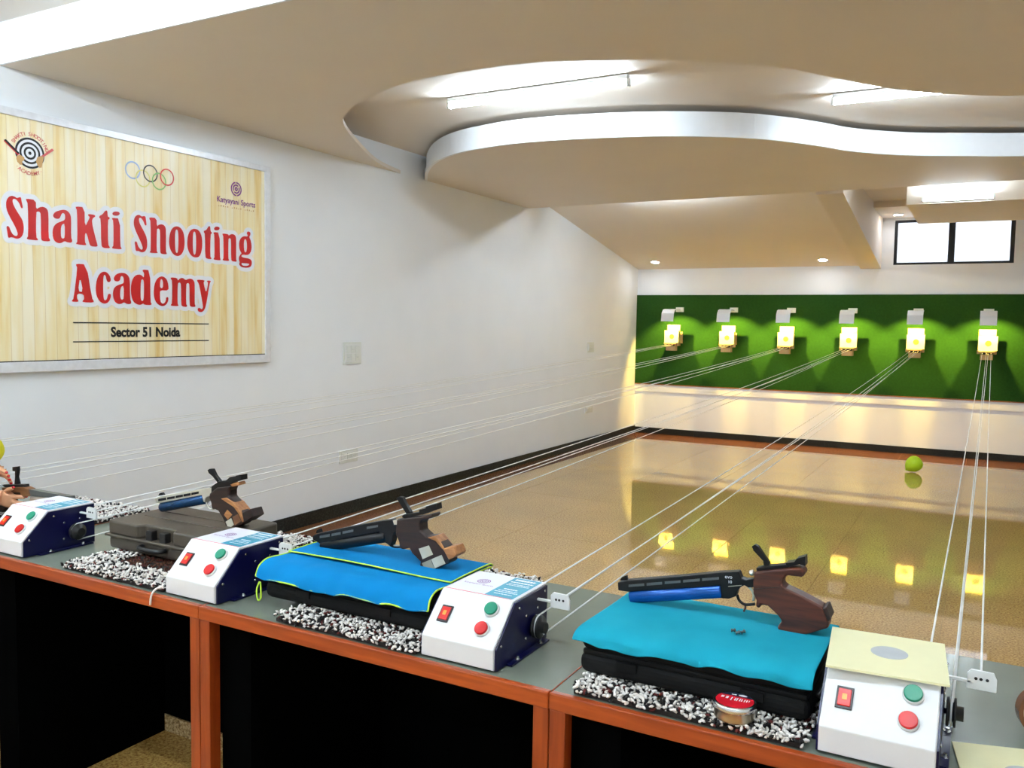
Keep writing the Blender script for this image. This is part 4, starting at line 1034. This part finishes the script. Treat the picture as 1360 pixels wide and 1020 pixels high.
# white surround: everything within 26 mm of a letter, traced on a fine grid
import numpy as np
G = .004; ya, yb = min(p[0] for q in outl for p in q) - .04, max(p[0] for q in outl for p in q) + .04
za, zb = min(p[1] for q in outl for p in q) - .04, max(p[1] for q in outl for p in q) + .04
ny, nz = int((yb - ya) / G) + 2, int((zb - za) / G) + 2
D = np.full((ny, nz), 1.0)
for q in outl:
    q = np.array(q); i0, j0 = ((q.min(0) - .04 - [ya, za]) / G).astype(int).clip(0); i1, j1 = ((q.max(0) + .04 - [ya, za]) / G).astype(int) + 2
    i1, j1 = min(i1, ny), min(j1, nz)
    gy_, gz_ = np.meshgrid(ya + G * np.arange(i0, i1), za + G * np.arange(j0, j1), indexing='ij')
    d = np.full(gy_.shape, 1.0); ins = np.zeros(gy_.shape, bool)
    for a, c in zip(q, np.roll(q, -1, 0)):
        e = c - a; t = (((gy_ - a[0]) * e[0] + (gz_ - a[1]) * e[1]) / max(e @ e, 1e-12)).clip(0, 1)
        d = np.minimum(d, np.hypot(gy_ - a[0] - t * e[0], gz_ - a[1] - t * e[1]))
        cr = (a[1] > gz_) != (c[1] > gz_)
        xx = a[0] + (gz_ - a[1]) * e[0] / (e[1] if abs(e[1]) > 1e-12 else 1e-12)
        ins ^= cr & (gy_ < xx)
    D[i0:i1, j0:j1] = np.minimum(D[i0:i1, j0:j1], np.where(ins, -d, d))
D -= .026
for i in range(ny - 1):
    run = None
    for j in range(nz):
        full = j < nz - 1 and (D[i:i + 2, j:j + 2] < 0).all()
        if full and run is None: run = j
        if not full and run is not None:
            y0, y1, z0, z1 = ya + G * i, ya + G * (i + 1), za + G * run, za + G * j
            whb.add([(SX + .0018, y0, z0), (SX + .0018, y1, z0), (SX + .0018, y1, z1), (SX + .0018, y0, z1)], [(0, 1, 2, 3)]); run = None
        if j < nz - 1 and not full and (D[i:i + 2, j:j + 2] < 0).any():
            cs = [(i, j), (i + 1, j), (i + 1, j + 1), (i, j + 1)]; pl = []
            for k in range(4):
                a, c = cs[k], cs[(k + 1) % 4]; da, dc = D[a], D[c]
                if da < 0: pl.append(a)
                if (da < 0) != (dc < 0):
                    t = da / (da - dc); pl.append((a[0] + (c[0] - a[0]) * t, a[1] + (c[1] - a[1]) * t))
            if len(pl) > 2: whb.add([(SX + .0018, ya + G * p[0], za + G * p[1]) for p in pl], [tuple(range(len(pl)))])
whb.build('letter_outline', 'white_print', sg, weld=False)
red.build('letters', 'red_print', sg, weld=False)
blk = MB()
def bar(u0, v0, u1, v1, t):
    a, c = sp(u0, v0), sp(u1, v1)
    blk.box(SX + .0005, SX + .002, a[0], c[0], (a[1] + c[1]) / 2 - t, (a[1] + c[1]) / 2 + t)
bar(97, 427.5, 277, 431, .0032); bar(97, 453, 277, 453, .0028)
blk.build('ruled_lines', 'black_print', sg)
a, c = sp(147, 447), sp(239, 446.5)
v, f = text2d('Sector 51 Noida', 1.0, .04)
w = max(p[0] for p in v) - min(p[0] for p in v); cx = (max(p[0] for p in v) + min(p[0] for p in v)) / 2; h = max(p[1] for p in v)
sx_ = (c[0] - a[0]) / w; hh = sp(190, 434)[1] - sp(190, 446.8)[1]
MB().add([(SX + .0025, (a[0] + c[0]) / 2 + (p[0] - cx) * sx_, sp(190, 446.8)[1] + p[1] * hh / h) for p in v], f).build('address_lettering', 'black_print', sg, weld=False)
# five rings
def ring_at(u, v, r, t, m_, name, h):
    c = sp(u, v); b = MB(); n = 40
    vs = [(SX + h, c[0] + q * math.cos(2 * math.pi * k / n), c[1] + q * math.sin(2 * math.pi * k / n)) for q in (r - t, r + t) for k in range(n)]
    b.add(vs, [(i, (i + 1) % n, n + (i + 1) % n, n + i) for i in range(n)]); return b.build(name, m_, sg)
rr = .047
for (u, v_, m_, hh_) in ((176, 226, 'ring_blue', .0018), (189.5, 237, 'ring_yellow', .0020), (199.5, 230.5, 'black_print', .0022), (211, 241, 'ring_green', .0024), (221.5, 235.5, 'ring_red', .0026)):
    ring_at(u, v_, rr, .0038, m_, 'ring', hh_)
# purple concentric mark and its lettering
c = sp(313.5, 251.2); b = MB()
for r in (.009, .0255, .042):
    n = 36
    vs = [(SX + .002, c[0] + q * math.cos(2 * math.pi * k / n), c[1] + q * math.sin(2 * math.pi * k / n)) for q in (r - .0042, r + .0042) for k in range(n)]
    b.add(vs, [(i, (i + 1) % n, n + (i + 1) % n, n + i) for i in range(n) if not (r > .03 and i % 18 == 9) and not (.01 < r < .03 and i % 18 in (3, 4))])
a, e = sp(288, 266), sp(338.5, 272.5)
v, f = text2d('Katyayani Sports', 1.0, .01)
w = max(p[0] for p in v) - min(p[0] for p in v); sc = (e[0] - a[0]) / w
b.add([(SX + .002, (a[0] + e[0]) / 2 + p[0] * sc, a[1] - .006 + p[1] * sc * 1.05) for p in v], f)
b.build('purple_mark', 'purple', sg, weld=False)
b = MB(); a, e = sp(290, 272.5), sp(336, 279)
for k in range(17):
    if k in (5, 11): continue
    yy = a[0] + (e[0] - a[0]) * k / 16
    b.box(SX + .0005, SX + .002, yy, yy + .006, a[1] - .006, a[1] + (.004 if k % 3 else -.001))
b.build('faint_tagline', 'skin_print', sg)
# round academy mark: target rings, two rifles, lettering on the circle
c = sp(39.5, 203.5); cy_, cz_ = c
b = MB()
for r in (.009, .0275, .050, .073):
    n = 44
    ths = (0, .0085) if r < .02 else (r - .0052, r + .0052)
    vs = [(SX + .0016, cy_ + q * math.cos(2 * math.pi * k / n), cz_ + q * math.sin(2 * math.pi * k / n)) for q in ths for k in range(n)]
    b.add(vs, [(i, (i + 1) % n, n + (i + 1) % n, n + i) for i in range(n)])
b.build('target_rings', 'black_print', sg, weld=False)
vs = [(SX + .0010, cy_ + .079 * math.cos(2 * math.pi * k / 44), cz_ + .079 * math.sin(2 * math.pi * k / 44)) for k in range(44)]
MB().add(vs, [tuple(range(44))]).build('ring_ground', 'white_print', sg)
def poly_print(pts, m_, name, h):
    v, f = tris2d([[sp(u, q) for u, q in pts]], flatP(h)); MB().add(v, f).build(name, m_, sg)
o_ = lambda L: [(x / 10.2, 160 + y / 10.2) for x, y in L]
poly_print(o_([(45, 275), (75, 255), (225, 400), (265, 455), (235, 470), (190, 420)]), 'ring_red', 'rifle_print', .0022)
poly_print(o_([(50, 262), (75, 252), (260, 440), (240, 455)]), 'black_print', 'rifle_print', .0025)
poly_print(o_([(700, 380), (728, 405), (590, 495), (540, 520), (530, 490), (590, 460)]), 'pinkred_print', 'rifle_print', .0022)
poly_print(o_([(225, 475), (270, 465), (325, 500), (330, 530), (295, 560), (300, 600), (270, 600), (230, 560), (215, 510)]), 'skin_print', 'hand_print', .0026)
poly_print(o_([(500, 500), (560, 480), (590, 500), (575, 560), (560, 640), (525, 640), (500, 600), (485, 550)]), 'skin_print', 'hand_print', .0026)
def arc_text(txt, r, a0, a1, size, flip=False):
    n = len(txt); b = MB()
    for k, ch in enumerate(txt):
        if ch == ' ': continue
        a = math.radians(a0 + (a1 - a0) * k / (n - 1))
        v, f = text2d(ch, size, .012)
        rot = a - math.pi / 2 if not flip else a + math.pi / 2
        bx, bz = cy_ + r * math.cos(a), cz_ + r * math.sin(a)
        b.add([(SX + .002, bx + p[0] * math.cos(rot) - p[1] * math.sin(rot), bz + p[0] * math.sin(rot) + p[1] * math.cos(rot)) for p in v], f)
    b.build('circle_lettering', 'pinkred_print', sg, weld=False)
arc_text('SHAKTI', .088, 152, 106, .027)
arc_text('SHOOTING', .088, 90, 18, .027)
arc_text('·ACADEMY·', .112, 228, 304, .027, True)

# ------------------------------------------------------------------ the person at the left edge
def skinned(name, m_, joints, edges, parent=None, root='pelvis', levels=2):
    names = list(joints); o_ = ORI.get(parent.name, Vector((0, 0, 0))) if parent else Vector((0, 0, 0))
    me = bpy.data.meshes.new(name)
    me.from_pydata([Vector(joints[k][0]) - o_ for k in names], [(names.index(a), names.index(b_)) for a, b_ in edges], [])
    me.materials.append(M[m_])
    ob = bpy.data.objects.new(name, me); COL.objects.link(ob)
    md = ob.modifiers.new('skin', 'SKIN'); md.use_smooth_shade = True
    md2 = ob.modifiers.new('sub', 'SUBSURF'); md2.levels = levels; md2.render_levels = levels
    if parent: ob.parent = parent
    sv = me.skin_vertices[0].data
    for i, k in enumerate(names):
        r = joints[k][1]; sv[i].radius = (r, r) if isinstance(r, (int, float)) else r
        sv[i].use_root = (k == root)
    ORI[ob.name] = o_
    return ob
J = {
 'pelvis': ((-3.36, 1.16, .86), (.13, .10)), 'waist': ((-3.35, 1.22, 1.0), (.115, .085)), 'chest': ((-3.32, 1.33, 1.17), (.13, .095)), 'neck0': ((-3.30, 1.42, 1.305), .055),
 'neck': ((-3.285, 1.47, 1.37), .047), 'jaw': ((-3.26, 1.53, 1.42), (.062, .07)), 'head': ((-3.265, 1.535, 1.50), (.076, .088)), 'crown': ((-3.275, 1.52, 1.575), (.055, .065)),
 'shR': ((-3.17, 1.36, 1.265), .058), 'elR': ((-3.10, 1.53, 1.03), .040), 'wrR': ((-3.055, 1.745, .885), .026), 'palmR': ((-3.015, 1.79, .875), (.022, .034)),
 'shL': ((-3.44, 1.50, 1.265), .058), 'elL': ((-3.44, 1.66, 1.04), .040), 'wrL': ((-3.165, 1.765, 1.0), .025), 'palmL': ((-3.105, 1.785, .975), (.030, .020)),
 'hipR': ((-3.29, 1.12, .80), .085), 'knR': ((-3.27, 1.12, .45), .055), 'anR': ((-3.27, 1.07, .085), .037), 'toeR': ((-3.23, 1.21, .032), .03),
 'hipL': ((-3.45, 1.18, .80), .085), 'knL': ((-3.46, 1.17, .45), .055), 'anL': ((-3.47, 1.12, .085), .037), 'toeL': ((-3.43, 1.26, .032), .03),
}
Ed = [('pelvis', 'waist'), ('waist', 'chest'), ('chest', 'neck0'), ('neck0', 'neck'), ('neck', 'jaw'), ('jaw', 'head'), ('head', 'crown'), ('chest', 'shR'), ('shR', 'elR'), ('elR', 'wrR'), ('wrR', 'palmR'),
      ('chest', 'shL'), ('shL', 'elL'), ('elL', 'wrL'), ('wrL', 'palmL'), ('pelvis', 'hipR'), ('hipR', 'knR'), ('knR', 'anR'), ('anR', 'toeR'), ('pelvis', 'hipL'), ('hipL', 'knL'), ('knL', 'anL'), ('anL', 'toeL')]
def finger(tagn, palm, pts, r0):
    prev = palm
    for i, p in enumerate(pts):
        k = '%s%d' % (tagn, i); J[k] = (p, r0 * (1 - .11 * i)); Ed.append((prev, k)); prev = k
# left hand: fingers stretched to the right past the lever; right hand closed round the grip
finger('La', 'palmL', [(-3.053, 1.766, 0.98), (-3.023, 1.763, 0.98), (-3.0, 1.762, 0.975)], .0088)
finger('Lb', 'palmL', [(-3.051, 1.776, 0.97), (-3.021, 1.77, 0.966), (-2.998, 1.768, 0.961)], .0088)
finger('Lc', 'palmL', [(-3.054, 1.788, 0.958), (-3.025, 1.78, 0.951), (-3.004, 1.776, 0.946)], .0085)
finger('Ld', 'palmL', [(-3.063, 1.8, 0.948), (-3.04, 1.796, 0.938), (-3.023, 1.792, 0.93)], .0078)
finger('Le', 'palmL', [(-3.09, 1.752, 0.955), (-3.063, 1.744, 0.944), (-3.043, 1.742, 0.936)], .0092)
finger('Ra', 'palmR', [(-2.985, 1.778, .888), (-2.962, 1.784, .889), (-2.945, 1.795, .888)], .0088)
finger('Rb', 'palmR', [(-2.984, 1.774, .872), (-2.962, 1.778, .868), (-2.950, 1.790, .866)], .0088)
finger('Rc', 'palmR', [(-2.990, 1.772, .856), (-2.968, 1.775, .850), (-2.957, 1.786, .848)], .0085)
finger('Rd', 'palmR', [(-3.000, 1.775, .842), (-2.982, 1.777, .834), (-2.972, 1.786, .832)], .0078)
finger('Re', 'palmR', [(-3.020, 1.770, .905), (-2.998, 1.768, .915), (-2.976, 1.770, .920)], .0092)
body = skinned('person', 'skin', J, Ed)
tag(body, 'person at the left edge in a yellow top, red nails, handling a pistol', 'person')
K = {'pelvis': ((-3.365, 1.16, .84), (.185, .155)), 'waist': ((-3.35, 1.22, 1.0), (.165, .135)), 'chest': ((-3.32, 1.33, 1.17), (.185, .15)), 'collar': ((-3.302, 1.40, 1.285), .098),
     'shR': ((-3.17, 1.36, 1.262), .090), 'elR': ((-3.115, 1.49, 1.09), .070), 'shL': ((-3.44, 1.50, 1.262), .090), 'elL': ((-3.44, 1.66, 1.045), .068), 'cuffL': ((-3.17, 1.765, 1.045), .060), 'cuffend': ((-3.072, 1.778, 1.038), .066), 'mid': ((-3.37, 1.15, .62), (.20, .17))}
kt = skinned('kurta', 'kurta', K, [('pelvis', 'waist'), ('waist', 'chest'), ('chest', 'collar'), ('chest', 'shR'), ('shR', 'elR'), ('chest', 'shL'), ('shL', 'elL'), ('elL', 'cuffL'), ('cuffL', 'cuffend'), ('pelvis', 'mid')], body)
T = {'pelvis': ((-3.37, 1.15, .76), (.12, .10)), 'hipR': ((-3.30, 1.12, .70), .09), 'knR': ((-3.27, 1.12, .45), .085), 'anR': ((-3.27, 1.07, .12), .075), 'hipL': ((-3.44, 1.18, .70), .09), 'knL': ((-3.46, 1.17, .45), .085), 'anL': ((-3.47, 1.12, .12), .075)}
skinned('trousers', 'trouser', T, [('pelvis', 'hipR'), ('hipR', 'knR'), ('knR', 'anR'), ('pelvis', 'hipL'), ('hipL', 'knL'), ('knL', 'anL')], body)
fd = Vector((.25, .97, -.05)).normalized(); sd_ = Vector((.97, -.25, 0)); hc = Vector((-3.262, 1.54, 1.49))
b = MB().ball(hc - fd * .022 + Vector((0, 0, .026)), (.088, .098, .098), 24).ball(hc - fd * .075 - Vector((0, 0, .04)), (.050, .042, .055), 16)
b.tube(catmull([hc - fd * .07 - Vector((0, 0, .03)), hc - fd * .125 - Vector((0, 0, .12)), hc - fd * .165 - Vector((0, 0, .25)), hc - fd * .20 - Vector((0, 0, .40))], 6), [.040 - .0014 * k for k in range(19)], 12)
b.build('hair', 'hair', body, weld=False)
for s in (-1, 1):
    MB().ball(hc + fd * .083 + sd_ * (.032 * s), .011, 12).build('eye', 'eye', body)
    MB().ball(hc + fd * .092 + sd_ * (.032 * s), .0045, 10).build('pupil', 'hair', body)
    MB().ball(hc + sd_ * (.084 * s) - Vector((0, 0, .008)), (.010, .018, .030), 12).build('ear', 'skin', body)
MB().ball(hc + fd * .098 - Vector((0, 0, .030)), (.013, .016, .022), 12).build('nose', 'skin', body)
MB().ball(hc + fd * .083 - Vector((0, 0, .066)), (.024, .010, .007), 12).build('lips', 'nail', body)
for k in ('La2', 'Lb2', 'Lc2', 'Ld2', 'Le2', 'Ra2', 'Rb2', 'Rc2', 'Rd2', 'Re2'):
    p = Vector(J[k][0]); q = Vector(J[k[:-1] + '1'][0]); d = (p - q).normalized()
    MB().ball(p + d * .006 + Vector((0, -.0035, .0035)), (.0072, .005, .0042), 10).build('nail', 'nail', body)
wr = Vector(J['wrR'][0]); ax2 = (Vector(J['palmR'][0]) - wr).normalized(); u2 = ax2.orthogonal().normalized(); w2 = ax2.cross(u2)
MB().tube([wr + ax2 * .004 + (u2 * math.cos(a) + w2 * math.sin(a)) * .026 for a in [2 * math.pi * k / 24 for k in range(24)]], .004, 8, closed=True).build('bracelet', 'red_thread', body)
